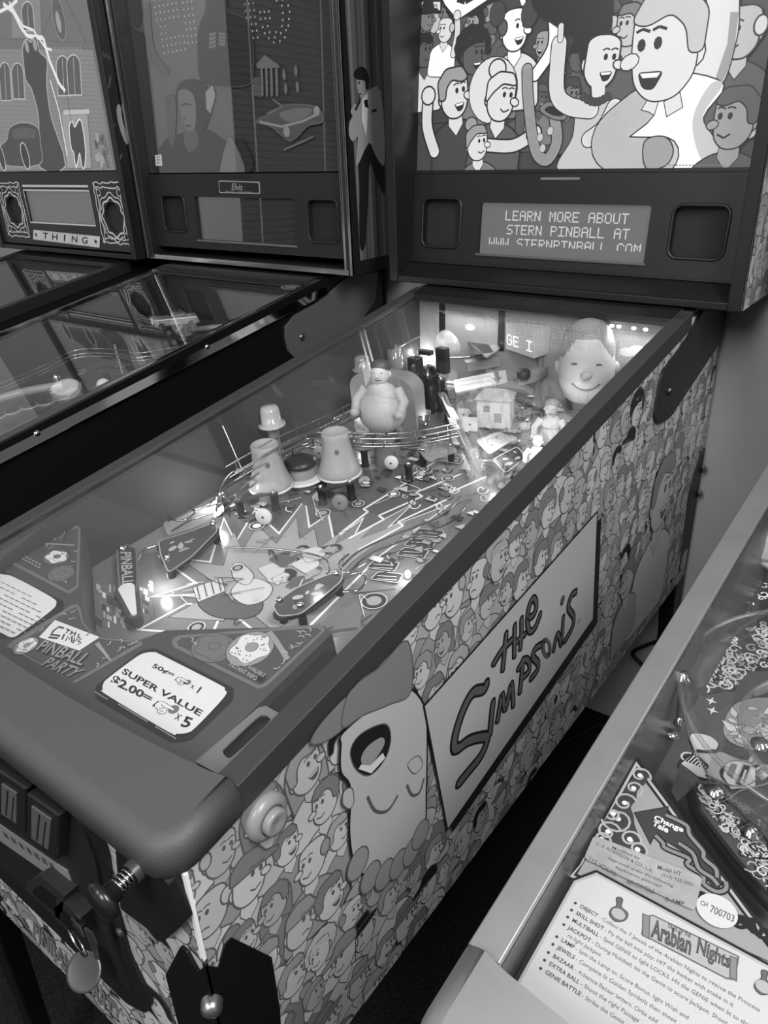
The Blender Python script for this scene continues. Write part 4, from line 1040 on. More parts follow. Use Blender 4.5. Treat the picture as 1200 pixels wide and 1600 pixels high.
def bar(P, w, t, mat, name, h, parent=None):
    f = PFR.lift(h); Q = spline([f.px(*q) for q in P], 5)
    b = MB()
    L = []; R_ = []
    for i, q in enumerate(Q):
        a = Vector(Q[max(i - 1, 0)]); c = Vector(Q[min(i + 1, len(Q) - 1)]); d = (c - a).normalized(); n = Vector((-d.y, d.x)) * w / 2; L.append(tuple(Vector(q) + n)); R_.append(tuple(Vector(q) - n))
    b.slab(f, L + list(reversed(R_)), 0, t); return b.build(name, mat, parent or main)
bar([(376, 786), (404, 776), (434, 772)], .007, .004, G(.3, .5), 'rubber_band', .026); bar([(503, 768), (528, 762), (552, 756)], .007, .004, G(.22, .5), 'rubber_band', .026)
# third bumper and lamp domes
o = new('bumper', WHT, lambda b: b.lathe([(.038, -.004), (.041, -.002), (.036, 0)], pp(472, 742, .022), UP, 30), label='white bumper skirt without a cap')
new('bumper_body', G(.55, .35), lambda b: b.lathe([(.024, -.022), (.024, .018), (.021, .020), (0, .020)], pp(472, 742, .022), UP, 26), o)
new('bumper_cap', DRK, lambda b: b.lathe([(.027, .020), (.027, .026), (.018, .031), (0, .032)], pp(472, 742, .022), UP, 26), o)
def dome(x, y, h, r, k, mat, name='lamp_dome'):
    c = pp(x, y, h); return new(name, mat, lambda b: b.lathe([(r * 1.35, 0), (r * 1.35, .003), (r, .003), (r * .96, k * .75), (r * .8, k * .95), (0, k)], c, UP, 26))
o = dome(425, 664, .075, .0175, .036, G(.72, .12, 0, .6, name='cloudy_dome')); new('dome_post', GRY, lambda b: b.cyl(pp(425, 664, .075) - UP * .075, pp(425, 664, .075), .010, n=14), o)
new('post', GRY, lambda b: b.cyl(pp(405, 690, .03), pp(402, 660, .07), .004, n=10))
o = dome(567, 577, .10, .015, .028, CLR2); 
# plastics over the slingshots
def plastic(L, h, mat, name, screws=(), art=True, seed=1):
    f = PFR.lift(h); P = f.pts(L)
    if area2(P) < 0: P.reverse()
    P = roundc(P, .008, 4); b = MB(); b.slab(f, P, 0, .0022, 0)
    if art:
        r = random.Random(seed); xs = [p[0] for p in P]; ys = [p[1] for p in P]; cx, cy = sum(xs) / len(xs), sum(ys) / len(ys)
        for i in range(10):
            t = r.uniform(.1, .62); q = r.choice(P); c = (cx + (q[0] - cx) * t, cy + (q[1] - cy) * t); k = r.uniform(.003, .008)
            b.flat(f, oval(c, k, k * .6, 10, r.uniform(0, 3)), .0024 + i * 2e-5, r.choice((1, 2, 3)))
        b.stroke(f, P, .0016, .0027, 2, True)
    o = b.build(name, [mat, G(.60, .3), G(.70, .3), G(.22, .3)], main)
    for s in screws:
        new('screw', CHROME, lambda b: b.lathe([(.005, .002), (.005, .005), (.003, .008), (0, .0085)], f.at(*f.px(*s)), UP, 12), o)
        new('standoff', RUB, lambda b: b.cyl(f.at(*f.px(*s)) - UP * h, f.at(*f.px(*s)), .0055, n=12), o)
    return o
SLG = G(.33, .2, 0, .5, name='printed_plastic')
plastic([(248, 848), (300, 832), (338, 818), (340, 832), (300, 872), (264, 897), (252, 870)], .030, SLG, 'slingshot_cover', [(262, 874), (334, 822)], seed=4)
plastic([(426, 948), (462, 922), (500, 905), (536, 893), (534, 910), (505, 935), (470, 962), (436, 966)], .030, SLG, 'slingshot_cover', [(438, 942), (527, 900), (470, 950)], seed=8)
for L in ([(252, 852), (300, 838), (336, 826), (330, 846), (268, 888), (252, 862)], [(432, 956), (470, 928), (532, 900), (524, 922), (480, 956), (440, 966)]):
    f = PFR.lift(.020); b = MB(); b.tube([f.at(*p) for p in f.pts(spline(L, 4, True))], .0035, 8, closed=True); b.build('rubber_ring', G(.22, .55), main)
# lane guide with letters, flipper
f = PFR.lift(.024); b = MB(); P = roundc(f.pts([(184, 862), (196, 853), (214, 860), (216, 905), (213, 930), (190, 930), (186, 900)]), .006); 
if area2(P) < 0: P.reverse()
b.slab(f, P, 0, .003, 0); b.stroke(f, P, .003, .0034, 2, True)
quad_text(b, f, 'PINBALL', f.pts([(189, 866), (192, 918), (210, 916), (206, 866)]), .0036, 1, bold=.02)
o = b.build('lane_guide', [G(.26, .3), G(.66, .3), G(.42, .3)], main, label='dark lane guide with letters')
new('screw', CHROME, lambda b: b.lathe([(.006, .003), (.006, .006), (0, .009)], f.at(*f.px(192, 860)), UP, 12), o)
f = PFR.lift(.010)
def flip_shape(L, r0, r1):
    a, c = [Vector(q) for q in f.pts(L)]; d = (c - a).normalized(); n = Vector((-d.y, d.x)); ang = math.atan2(d.y, d.x); P = []
    for i in range(11): t = ang + math.pi / 2 + math.pi * i / 10; P.append((a.x + r0 * math.cos(t), a.y + r0 * math.sin(t)))
    for i in range(11): t = ang - math.pi / 2 + math.pi * i / 10; P.append((c.x + r1 * math.cos(t), c.y + r1 * math.sin(t)))
    return P
b = MB(); b.slab(f, flip_shape([(203, 936), (215, 976)], .0105, .0035), .0, .019); fl = b.build('flipper', WHT, main, bevel=.001, label='white flipper')
b = MB(); b.slab(f, flip_shape([(203, 936), (215, 976)], .0155, .0090), .002, .017); b.build('flipper_rubber', G(.30, .5), fl)
# wire ramps
def wire(P, hs, r=.0016, n=6, name='wire_rail', parent=None, mat=None):
    pts = [pp(x, y, h) for (x, y), h in zip(P, hs)]; Q = [Vector(q) for q in spline([tuple(p) for p in pts], 7)]
    return new(name, mat or WIRE, lambda b: b.tube(Q, r, n), parent)
def wire_ramp(P, hs, w=.015, ties=6):
    pts = [Vector(q) for q in spline([tuple(pp(x, y, h)) for (x, y), h in zip(P, hs)], 8)]; N = len(pts)
    off = lambda i, a, u: pts[i] + (lambda d: Vector((-d.y, d.x, 0)).normalized() * a)(pts[min(i + 1, N - 1)] - pts[max(i - 1, 0)]) + UP * u
    root = new('wire_ramp', WIRE, lambda b: b.tube([off(i, w, .012) for i in range(N)], .0017, 6))
    for a, u in ((-w, .012), (w * .55, -.004), (-w * .55, -.004)): new('wire_rail', WIRE, lambda b: b.tube([off(i, a, u) for i in range(N)], .0017, 6), root)
    for k in range(ties):
        i = int((k + .5) * N / ties); new('wire_tie', WIRE, lambda b: b.tube([off(i, w, .012), off(i, w * .95, .0), off(i, w * .5, -.006), off(i, -w * .5, -.006), off(i, -w * .95, .0), off(i, -w, .012)], .0014, 6), root)
    return root
wire_ramp([(362, 745), (440, 700), (500, 672), (556, 645)], [.07, .085, .09, .09], ties=5)
wire_ramp([(345, 790), (420, 730), (480, 692), (560, 692), (640, 690), (715, 676)], [.045, .05, .055, .055, .055, .06], .012, ties=8)
for P, hs in (([(338, 800), (343, 765), (362, 738), (390, 728)], [.03, .045, .06, .065]), ([(262, 815), (300, 798), (345, 786)], [.035, .035, .035]), ([(268, 830), (300, 812), (340, 800)], [.03, .03, .03]),
              ([(262, 803), (270, 812), (290, 812), (305, 800), (296, 794)], [.04] * 5), ([(535, 885), (560, 862), (610, 838), (690, 806), (720, 775)], [.022] * 5), ([(548, 892), (575, 868), (625, 846), (705, 815), (735, 780)], [.022] * 5),
              ([(545, 866), (530, 880), (540, 895), (570, 880)], [.02] * 4), ([(532, 905), (560, 895), (572, 905), (560, 922), (535, 925)], [.03] * 5), ([(352, 855), (430, 858), (500, 870), (515, 890), (505, 905)], [.012] * 5), ([(214, 880), (222, 862), (245, 852), (300, 838)], [.02] * 4)):
    wire(P, hs)
new('glass_support', WIRE, lambda b: b.cyl(pp(378, 734, .06), MM.top.at(*MM.top.px(345, 655), -.012), .0013, n=6))
# chrome guide under the left wall and small bits on the left
plastic([(255, 818), (300, 800), (345, 782), (352, 800), (300, 826), (262, 838)], .018, CLR2, 'clear_guard', [(340, 790)], art=False)
# the toy figures
def toy(base, s, skin, hair, shirt, name, label, belly=1.0, turn=0.0, owner=None):
    M3 = Matrix.Rotation(turn, 3, 'Z'); V = lambda x, y, z: base + M3 @ Vector((x, y, z)) * s
    b = MB(); b.ell(V(0, 0, .030), .030 * s * belly, .027 * s * belly, .032 * s, 0); b.ell(V(0, .002, .055), .024 * s * (belly * .5 + .5), .019 * s, .020 * s, 0)
    o = b.build(name, shirt, owner or main, label=label)
    for k in (-1, 1):
        b = MB(); b.tube([V(k * .022 * (belly * .4 + .6), .0, .064), V(k * .034 * (belly * .3 + .7), -.008, .048), V(k * .031 * (belly * .3 + .7), -.024, .036)], [.0085 * s, .0078 * s, .0062 * s], 10); b.ell(V(k * .031 * (belly * .3 + .7), -.027, .035), .0075 * s, .007 * s, .007 * s)
        b.build('arm', skin, o)
    b = MB(); b.cyl(V(0, 0, .068), V(0, 0, .078), .009 * s, n=14); b.ell(V(0, -.002, .088), .0135 * s, .0135 * s, .0165 * s, 0); b.ell(V(0, -.0155, .087), .0028 * s, .003 * s, .0028 * s, 0)
    for k in (-1, 1): b.ell(V(k * .0132, 0, .087), .003 * s, .003 * s, .0045 * s)
    h = b.build('head', skin, o)
    b = MB()
    for k in (-1, 1): b.ell(V(k * .005, -.0132, .091), .0014 * s, .001 * s, .0018 * s)
    b.tube([V(-.005, -.0128, .0815), V(0, -.0140, .0802), V(.005, -.0128, .0815)], .0008 * s, 6); b.build('face', G(.2, .4), h)
    b = MB(); b.lathe([(.0142 * s, .0), (.0146 * s, .004 * s), (.0125 * s, .010 * s), (.007 * s, .0135 * s), (0, .0145 * s)], V(0, .0015, .0935), (0, .18, 1), 20); b.build('hair', hair, h)
    b = MB()
    for k in (-1, 1): b.cyl(V(k * .011, 0, -.004), V(k * .011, -.001, .012), .0095 * s, .0105 * s, n=14); b.ell(V(k * .011, -.006, -.003), .009 * s, .013 * s, .005 * s)
    b.build('legs', G(.3, .5), o)
    return o
toy(pp(598, 672, .065), 1.12, G(.68, .45, name='toy_skin'), G(.26, .5), G(.70, .45, name='toy_shirt'), 'toy_figure', 'plump toy figure in a pale shirt', 1.25, .35)
new('toy_stand', GRY, lambda b: b.cyl(pp(598, 672, .065) - UP * .065, pp(598, 672, .065), .018, n=16))
f = PFR.lift(.075)
plastic([(520, 655), (566, 632), (604, 682), (560, 672)], .068, CLR2, 'clear_guard', art=False)
toy(pp(858, 702, .035), .78, G(.72, .45), G(.55, .5), G(.74, .45), 'toy_figure', 'small toy figure by the right rail', .7, .3)
new('toy_stand', GRY, lambda b: b.cyl(pp(858, 702, .035) - UP * .035, pp(858, 702, .035), .014, n=16))
toy(pp(838, 735, .02), .55, G(.78, .45), G(.8, .5), G(.8, .45), 'toy_figure', 'tiny pale toy figure', .9, .3)
new('toy_stand', GRY, lambda b: b.cyl(pp(838, 735, .02) - UP * .02, pp(838, 735, .02), .010, n=12))
# couch
c = pp(600, 640, .05); 
def couch(b):
    f = Fr(c, Vector((1, .15, 0)), UP)
    o_ = roundc([(-.055, -.05), (.075, -.05), (.075, .055), (.055, .072), (-.04, .072), (-.055, .055)], .018, 6); i_ = roundc([(-.030, -.02), (.05, -.02), (.05, .045), (-.030, .045)], .012, 6)
    plate(b, f, o_, [i_], -.02, .02, 0)
new('couch', G(.58, .4, name='couch_plastic'), couch, bevel=.004)
new('couch_seat', G(.5, .4), lambda b: b.box(c.x - .03, c.x + .05, c.y - .02, c.y + .045, c.z - .045, c.z - .02), bevel=.006)
new('dark_recess', DRK, lambda b: b.box(c.x - .03, c.x + .05, c.y + .018, c.y + .03, c.z - .02, c.z + .045))
# big toy head, without a face
hc = pp(915, 612, .04) + UP * .062
b = MB(); b.lathe([(.030, -.075), (.040, -.066), (.046, -.050), (.050, -.030), (.0505, -.008), (.047, .014), (.044, .030), (.038, .048), (.026, .062), (.012, .068), (0, .069)], hc, UP, 40)
hd = b.build('toy_head', G(.74, .4, name='toy_head_plastic'), main, label='large smooth toy head')
tv = (CAM - hc); tv.z = 0; tv.normalize(); sd = Vector((-tv.y, tv.x, 0))
b = MB(); b.ell(hc + tv * .048 - UP * .016, .011, .011, .009, 0); b.build('nose', G(.66, .4), hd)
b = MB(); f = Fr(hc + tv * .043 - UP * .046, sd, UP); b.tube([hc + tv * (.049 - .004 * abs(k) / 4) + sd * k * .006 - UP * (.044 - .0007 * k * k) for k in range(-4, 5)], .0018, 8); b.build('mouth', G(.32, .4), hd)
for k in (-1, 1):
    b = MB(); b.tube([hc + tv * (.0465 - .005 * abs(j)) * 1.0 + sd * (k * .019 + j * .005) + UP * (.004 - .0015 * j * j) for j in (-1.5, -.75, 0, .75, 1.5)], .0015, 8); b.build('closed_eye', G(.3, .4), hd)
    b = MB(); b.ell(hc + sd * k * .051 - UP * .014, .007, .007, .012, 0); b.build('ear', G(.64, .4), hd)
b = MB(); b.lathe([(.0495, .012), (.047, .030), (.041, .050), (.028, .066), (.012, .072), (0, .073)], hc - tv * .004, UP, 36); b.build('hair', G(.50, .45, name='toy_hair'), hd)
new('head_base', DRK, lambda b: b.cyl(hc - UP * .10, hc - UP * .074, .036, n=24), hd)
# television style display box
F4 = PFR.lift(.085); P = F4.pts([(790, 545), (834, 560), (870, 548), (826, 534)])
if area2(P) < 0: P.reverse()
tvb = new('display_box', G(.74, .4, name='display_box_grey'), lambda b: b.slab(F4, P, 0, .052), bevel=.002, label='grey box with a small lit display')
a0, a1 = F4.at(*F4.px(790, 545)), F4.at(*F4.px(834, 560)); fx = Fr(a0, a1 - a0, UP); w = (a1 - a0).length
b = MB(); nn = 1 if fx.n.dot(CAM - a0) > 0 else -1
dots(b, fx, 'GE I', w * .08, .031, w / 26, .0012 * nn, 0, size=.85, py=.0031); b.build('display_dots', EM(.97, 1.6, name='bright_dots'), tvb)
new('box_post', GRY, lambda b: b.cyl(F4.at(*F4.px(845, 552)) - UP * .085, F4.at(*F4.px(845, 552)), .006, n=10), tvb)
# printed panel behind the head
b = MB(); f = Fr(pp(884, 548, .07), (1, 0, 0), UP); b.slab(f, [(-.025, -.02), (.03, -.02), (.03, .045), (-.025, .045)], -.003, 0, 0)
for k in range(7):
    for i in range(4): b.stroke(f, [(-.021 + i * .012, .038 - k * .008), (-.0125 + i * .012, .038 - k * .008)], .003, .0003, 1)
b.build('printed_panel', [G(.7, .4), G(.32, .4)], main, label='pale panel with small dark print')
# plate with an arrow, house, long box, block with a knob
f = PFR.lift(.06); b = MB(); P = f.pts([(708, 596), (790, 580), (793, 598), (712, 616)]); 
if area2(P) < 0: P.reverse()
b.slab(f, roundc(P, .006), 0, .003, 0)
A = Art(b, f, None, .0033, 3e-5); A.shape(f.pts([(771, 584), (779, 583), (780, 592), (784, 591), (777, 602), (770, 594), (774, 593)]), 1)
for k in range(2):
    for i in range(6): A.line(f.pts([(720 + i * 8, 598 + k * 7 - i * 1.4), (726 + i * 8, 597 + k * 7 - i * 1.4)]), .003, 2)
b.build('arrow_plate', [G(.72, .35), G(.34, .4), G(.55, .4)], main, label='pale plate with a dark arrow')
b = MB(); c0 = pp(775, 662, .0); X_, Y_ = Vector((.94, .34, 0)), Vector((-.34, .94, 0))
bx = lambda b, c, w, d, h, mi=0: b.hexa([c + X_ * (i * w) + Y_ * (j * d) + UP * k for k in (0, h) for i, j in ((-1, -1), (1, -1), (1, 1), (-1, 1))], mi)
bx(b, c0, .030, .026, .055); hs_ = b.build('toy_house', G(.80, .45, name='house_plastic'), main, label='pale block house')
b = MB(); b.faces([c0 + X_ * x + Y_ * y + UP * z for x, y, z in ((-.034, -.03, .055), (.034, -.03, .055), (.034, .03, .055), (-.034, .03, .055), (-.018, 0, .070), (.018, 0, .070))], [(0, 1, 5, 4), (2, 3, 4, 5), (1, 2, 5), (3, 0, 4), (3, 2, 1, 0)]); b.build('roof', G(.7, .4), hs_)
b = MB(); bx(b, c0 - Y_ * .0262 + UP * .012 + X_ * .008, .007, .0006, .018); bx(b, c0 - Y_ * .0262 + UP * .032 - X_ * .012, .006, .0006, .012); b.build('window', G(.55, .3), hs_)
bar([(728, 578), (780, 570), (836, 562)], .020, .018, G(.60, .4), 'long_box', .045)
bar([(806, 600), (835, 592), (862, 572)], .022, .014, G(.56, .4), 'rubber_arm', .045)
new('ribbed_knob', G(.18, .4), lambda b: b.lathe([(.012, 0), (.013, .003), (.013, .012), (.010, .015), (0, .0155)], pp(818, 590, .058), UP, 20))
# clear ramp at the back left and its flaps
b = MB(); c1 = pp(702, 560, .045)
for j in range(7):
    for i in range(10):
        g = lambda i, j: c1 + Vector((-.05 + .1 * i / 10, .02 + .06 * j / 7, 0)) + UP * (.062 * math.sin(math.pi * i / 10) * (1 - .25 * j / 7))
        b.face([g(i, j), g(i + 1, j), g(i + 1, j + 1), g(i, j + 1)], 0, True)
rp = b.build('clear_ramp', CLR2, main, label='clear domed ramp'); md = rp.modifiers.new('thick', 'SOLIDIFY'); md.thickness = .002
plastic([(700, 506), (745, 512), (782, 545), (760, 560), (730, 535)], .085, CLR2, 'ramp_flap', [(742, 516)], art=False)
plastic([(752, 508), (790, 518), (788, 545), (765, 535)], .080, G(.5, .2), 'ramp_flap', art=True, seed=3)
for P_, hh in (([(612, 545), (625, 520), (660, 508), (712, 494)], .08), ([(612, 556), (640, 535), (690, 510)], .07)): wire(P_, [hh] * len(P_), .0022)
new('clear_cup', CLR2, lambda b: b.lathe([(.016, 0), (.016, .045), (.0145, .045), (.0145, .002), (0, .002)], pp(618, 575, .05), UP, 20))
for x, y in ((700, 582), (718, 580)): new('round_target', GRY, lambda b: b.lathe([(.013, 0), (.013, .003), (0, .004)], pp(x, y - 12, .03), (.35, -1, 0), 20))
for x, y in ((684, 585), (738, 590), (690, 575), (672, 575)): post(x, y, .045, .0065)
CLOUDY = GLASS(.75, 1.8, .06, veil=.42, name='milky_plastic')
dc = pp(702, 538, .075); new('clear_dome', CLOUDY, lambda b: b.lathe([(.034, 0), (.033, .006), (.027, .014), (.015, .019), (0, .020)], dc, Vector((.4, -.85, .35)), 28), label='round milky dome')
plastic([(724, 505), (750, 520), (772, 552), (742, 556), (728, 530)], .085, DRK, 'ramp_flap', art=False)
plastic([(738, 500), (790, 506), (800, 545), (766, 530)], .080, G(.46, .15, .3), 'ramp_flap', art=False)
for P_, hh in (([(612, 532), (640, 516), (690, 492), (720, 490), (752, 506), (784, 536)], .095), ([(612, 548), (650, 528), (690, 512)], .085), ([(700, 560), (760, 556), (800, 548), (850, 566)], .06)): wire(P_, [hh] * len(P_), .0024)
for x, y, w, d, h0, h1 in ((652, 612, .012, .012, .02, .075), (676, 628, .010, .014, .0, .06), (694, 604, .012, .010, .03, .085), (640, 590, .008, .010, .05, .09), (668, 596, .016, .008, .06, .07), (704, 640, .008, .012, .0, .045), (628, 676, .010, .008, .0, .035), (720, 560, .014, .008, .03, .05), (690, 560, .007, .007, .0, .06)):
    q = pp(x, y, 0); new('dark_bracket', DRK if int(x) % 3 else G(.26, .3, .4), lambda b: b.hexa([q + Vector((i * w, j * d, 0)) + UP * k for k in (h0, h1) for i, j in ((-1, -1), (1, -1), (1, 1), (-1, 1))]), bevel=.002)
for x, y, h in ((748, 640, .012), (800, 690, .012), (820, 668, .014), (762, 712, .012), (790, 742, .014)):
    new('clear_dome', CLOUDY, lambda b: b.lathe([(.010, 0), (.010, .004), (.007, .009), (0, .011)], pp(x, y, h), UP, 16))
plastic([(770, 720), (808, 700), (822, 716), (790, 742)], .03, DRK, 'dark_plastic', art=True, seed=12)
plastic([(744, 690), (780, 676), (800, 690), (764, 712)], .035, G(.6, .25), 'printed_plastic', art=True, seed=15)
plastic([(540, 690), (585, 678), (600, 700), (560, 706)], .035, G(.45, .25), 'printed_plastic', art=True, seed=17)
plastic([(650, 700), (700, 690), (716, 706), (668, 722)], .03, CLR2, 'clear_guard', [(660, 706), (704, 698)], art=False)
# dark mechanism in the middle
mc = pp(662, 640, .0)
new('spotlight', G(.5, .2, .9), lambda b: b.lathe([(.005, -.012), (.013, 0), (.014, .006), (.012, .006), (.004, -.006), (0, -.006)], mc + UP * .075 + Vector((.018, 0, .01)), (.5, -.6, -.3), 18))
mech = new('ball_popper', G(.13, .35, name='dark_mechanism'), lambda b: (b.cyl(mc, mc + UP * .075, .012, n=14), b.box(mc.x - .018, mc.x + .02, mc.y - .01, mc.y + .016, mc.z + .05, mc.z + .068)), label='dark post mechanism')
for k, (dx, dy, h0, h1_, r) in enumerate(((-.022, .004, .02, .085, .005), (.024, -.006, 0, .05, .007), (-.012, -.016, .03, .06, .008), (.036, .006, .0, .062, .006), (-.03, .02, .0, .055, .008))):
    new('coil', DRK if k % 2 else G(.34, .3, .5), lambda b: b.lathe([(r, h0), (r, h1_), (r * .6, h1_ + .004), (0, h1_ + .005)], mc + Vector((dx, dy, 0)), UP, 14), mech)
new('mirror_cup', G(.7, .12, .9), lambda b: b.lathe([(.016, 0), (.017, .030), (.0155, .030), (.0145, .003), (0, .003)], pp(660, 668, .022), UP, 22))
b = MB(); f = PFR.lift(.045); bar([(690, 622), (718, 680), (745, 738)], .014, .012, CLR2, 'clear_rail', .03); bar([(690, 622), (718, 680), (745, 738)], .003, .003, G(.72, .2, .5), 'rail_edge', .043)
post(746, 744, .03, .006, CLR2); post(690, 622, .04, .009, DRK)
def card_target(x, y, w=.02, h=.022):
    f = Fr(pp(x, y, .004), (.93, .36, 0), UP)
    o = new('flat_target', WHT, lambda b: b.slab(f, [(-w / 2, 0), (w / 2, 0), (w / 2, h), (-w / 2, h)], 0, .004), bevel=.001); new('target_dot', G(.4, .4), lambda b: b.dot(f, (0, h / 2), .0025, .0042), o)
card_target(606, 722, .025); card_target(735, 672, .028, .026); card_target(725, 655)
# glow of small lamps
for k, (x, y, h, e) in enumerate(((644, 556, .05, .13), (665, 568, .03, .13), (718, 548, .045, .14), (719, 570, .03, .12), (336, 788, .022, .22), (662, 668, .02, .25), (472, 962, .012, .25), (637, 897, .008, .10), (770, 690, .05, .20), (838, 700, .07, .14), (250, 905, .012, .10), (560, 660, .03, .12), (880, 640, .04, .08), (300, 905, .05, .08), (480, 820, .085, .12))):
    p = pp(x, y, h)
    if k < 8: 
        o = new('bulb', BULB, lambda b: b.ell(p, .0042, .0042, .0055, 0, 12, 8)); new('bulb_base', G(.6, .3, .9), lambda b: b.cyl(p - UP * .014, p - UP * .005, .0035, n=10), o)
    lamp('bulb_light', 'POINT', p + UP * .008 + (CAM - p).normalized() * .008, e, radius=.006)
for i, x in enumerate((.165, .178, .205, .226)):
    new('strip_led', BULB, lambda b: b.ell(MM.P(x, 1.045, 1.045 * S - .020), .0045, .003, .003, 0, 10, 6))
lamp('strip_light', 'AREA', (0.18, 1.045, 1.045 * S - .022 + FZ), .30, (0.18, .95, FZ), .14, .02)
lamp('strip_light', 'AREA', (-0.14, 1.045, 1.045 * S - .022 + FZ), .30, (-0.14, .95, FZ), .12, .02)
# ------------------------------------------------------------------ second machine from the left
F = ME.art; hw2 = .735 / 2 - .0215; vt = F.px(380, 269)[1]
DIM = tones((.10, .16, .24, .32, .42, .55, .68, .82), .45)
b = MB(); b.slab(F, [(-hw2, vt), (hw2, vt), (hw2, BBH - .125), (-hw2, BBH - .125)], -.004, 0, 2)
A = Art(b, F, [(-hw2, vt), (hw2, vt), (hw2, BBH - .125), (-hw2, BBH - .125)], .0003, 3e-5)
z2 = lambda x, y: (180 + x / 3.158, y / 3.158); fp = lambda L: F.pts([z2(*q) for q in L])
def led(x0, x1, r0, r1, y0, sl):
    for r in range(r0, r1):
        n = int(round((x1 - x0) / 21)) + 1
        for i in range(n):
            x = x0 + i * 21 + r * 4.6; A.shape(oval(fp([(x, y0 + r * 34 + (x - x0) * sl)])[0], .0024, .0024, 8), 6)
led(198, 300, -4, 3, 34, -.18); led(212, 233, 3, 5, 34, -.18); led(212, 312, 5, 8, 30, -.18)
led(338, 370, -5, 5, 14, -.15); led(338, 396, 5, 7, 14, -.15); led(645, 688, -4, 6, 22, -.10)
for q in [(722, 62), (743, 60), (765, 58), (725, 95), (748, 92), (770, 90), (735, 135), (760, 130), (745, 165), (770, 160), (765, 190), (795, 185), (790, 210), (820, 205), (800, 160), (825, 165), (850, 150), (845, 185), (830, 130), (862, 128), (835, 100), (865, 95), (835, 65), (868, 60), (830, 30), (862, 28), (805, 5), (835, 0), (860, -5), (780, -25), (810, -30), (760, -40)]:
    A.shape(oval(fp([q])[0], .0024, .0024, 8), 6)
# dark singer silhouette, raised hand, mansion, car and a large plain portrait
A.shape(fp(spline([(458, -40), (455, 50), (420, 140), (415, 260), (425, 380), (470, 420), (660, 420), (690, 330), (680, 160), (640, 90), (560, 50), (550, -40)], 4, True)), 1, .002, 3)
for k in range(4): A.line(fp([(472, 175 + k * 20), (505, 165 + k * 20)]), .006, 4); A.line(fp([(520, 165 + k * 18), (552, 172 + k * 16)]), .005, 4)
A.shape(fp(spline([(95, 110), (130, 140), (165, 20), (180, 20), (185, 110), (205, 250), (270, 350), (240, 370), (170, 290), (160, 180), (110, 150)], 4, True)), 3)
A.shape(fp([(705, 320), (745, 272), (815, 320), (820, 335), (710, 340)]), 4); 
for x in (725, 748, 772, 798): A.shape(fp([(x, 338), (x + 12, 338), (x + 16, 470), (x + 4, 480)]), 4)
A.shape(fp([(690, 385), (722, 378), (730, 480), (690, 470)]), 3)
for q in ((842, 370), (900, 350), (850, 440), (908, 430)): A.shape(oval(fp([q])[0], .005, .011, 10), 4)
A.shape(fp(spline([(705, 600), (780, 560), (850, 520), (960, 520), (1020, 545), (1030, 600), (960, 620), (900, 680), (860, 690), (780, 625)], 5, True)), 3, .0016, 4)
A.shape(fp(spline([(820, 560), (900, 535), (980, 540), (930, 590), (860, 600)], 5, True)), 4); A.line(fp([(785, 490), (835, 525), (760, 560)]), .004, 4); A.line(fp([(720, 600), (830, 625), (930, 600), (1015, 560)]), .005, 5)
A.shape(oval(fp([(855, 650)])[0], .010, .011, 16), 5); A.shape(oval(fp([(1003, 548)])[0], .009, .010, 16), 5); A.line(fp([(840, 740), (920, 705), (985, 675)]), .004, 4)
A.shape(fp(spline([(210, 850), (250, 700), (330, 660), (460, 640), (560, 700), (640, 690), (660, 860)], 5, True)), 1)
A.shape(fp(spline([(262, 560), (255, 480), (300, 470), (310, 560), (300, 700), (275, 700)], 5, True)), 3)
c_ = fp([(378, 555)])[0]
A.shape(fp(spline([(310, 450), (350, 395), (430, 400), (480, 470), (480, 560), (440, 660), (400, 700), (340, 560)], 5, True)), 1)
A.shape(fp(spline([(322, 455), (350, 440), (395, 470), (408, 560), (400, 640), (380, 655), (350, 610), (325, 520)], 5, True)), 4)
A.shape(fp(spline([(355, 655), (410, 650), (415, 720), (375, 750), (350, 700)], 5, True)), 3)
A.line(fp([(335, 520), (360, 512), (385, 520)]), .004, 1); A.line(fp([(350, 570), (345, 585), (360, 590)]), .003, 2); A.line(fp([(360, 622), (385, 620)]), .004, 1)
A.shape(fp([(455, 455), (490, 422), (505, 470), (480, 560), (460, 540)]), 5); A.shape(fp(spline([(530, 820), (560, 700), (590, 690), (650, 850), (540, 853)], 4, True)), 4)
A.shape(fp([(205, 765), (238, 762), (242, 818), (210, 818)]), 7); 
for k in range(3): A.line(fp([(216, 775 + k * 14), (232, 775 + k * 14)]), .0022, 3)
b.build('backglass', DIM, elv, label='dim picture with letters of white dots')
PANE = GLASS(.96, 1.9, name='backglass_pane')
b = MB(); b.slab(F, [(-hw2, vt), (hw2, vt), (hw2, BBH - .125), (-hw2, BBH - .125)], .004, .007); b.build('backglass_pane', PANE, elv)
P = ME.pan; r1 = rect_of(P, (254, 305), (292, 308), (293, 360), (257, 361)); r2 = rect_of(P, (481, 311), (527, 315), (529, 379), (483, 376))
r1 = (r1[0], r1[0] + (r2[1] - r2[0]), r1[2], r1[3]); wn = rect_of(P, (304, 308), (457, 310), (464, 384), (310, 375))
spe = speaker_panel(ME, elv, hw2, -.072, vt - .002, [r1, r2], wn, G(.115, .45, 0, .4, name='dark_panel'), None)
b = MB(); b.slab(P, [(wn[0] - .004, wn[2] - .004), (wn[1] + .004, wn[2] - .004), (wn[1] + .004, wn[3] + .004), (wn[0] - .004, wn[3] + .004)], -.013, -.009); b.build('display_screen', G(.22, .25, 0, .5, name='dark_screen'), spe)
b = MB(); b.slab(P, [(wn[0] - .003, wn[2] - .003), (wn[1] + .003, wn[2] - .003), (wn[1] + .003, wn[3] + .003), (wn[0] - .003, wn[3] + .003)], -.0085, -.0065); b.build('screen_pane', PANE, spe)
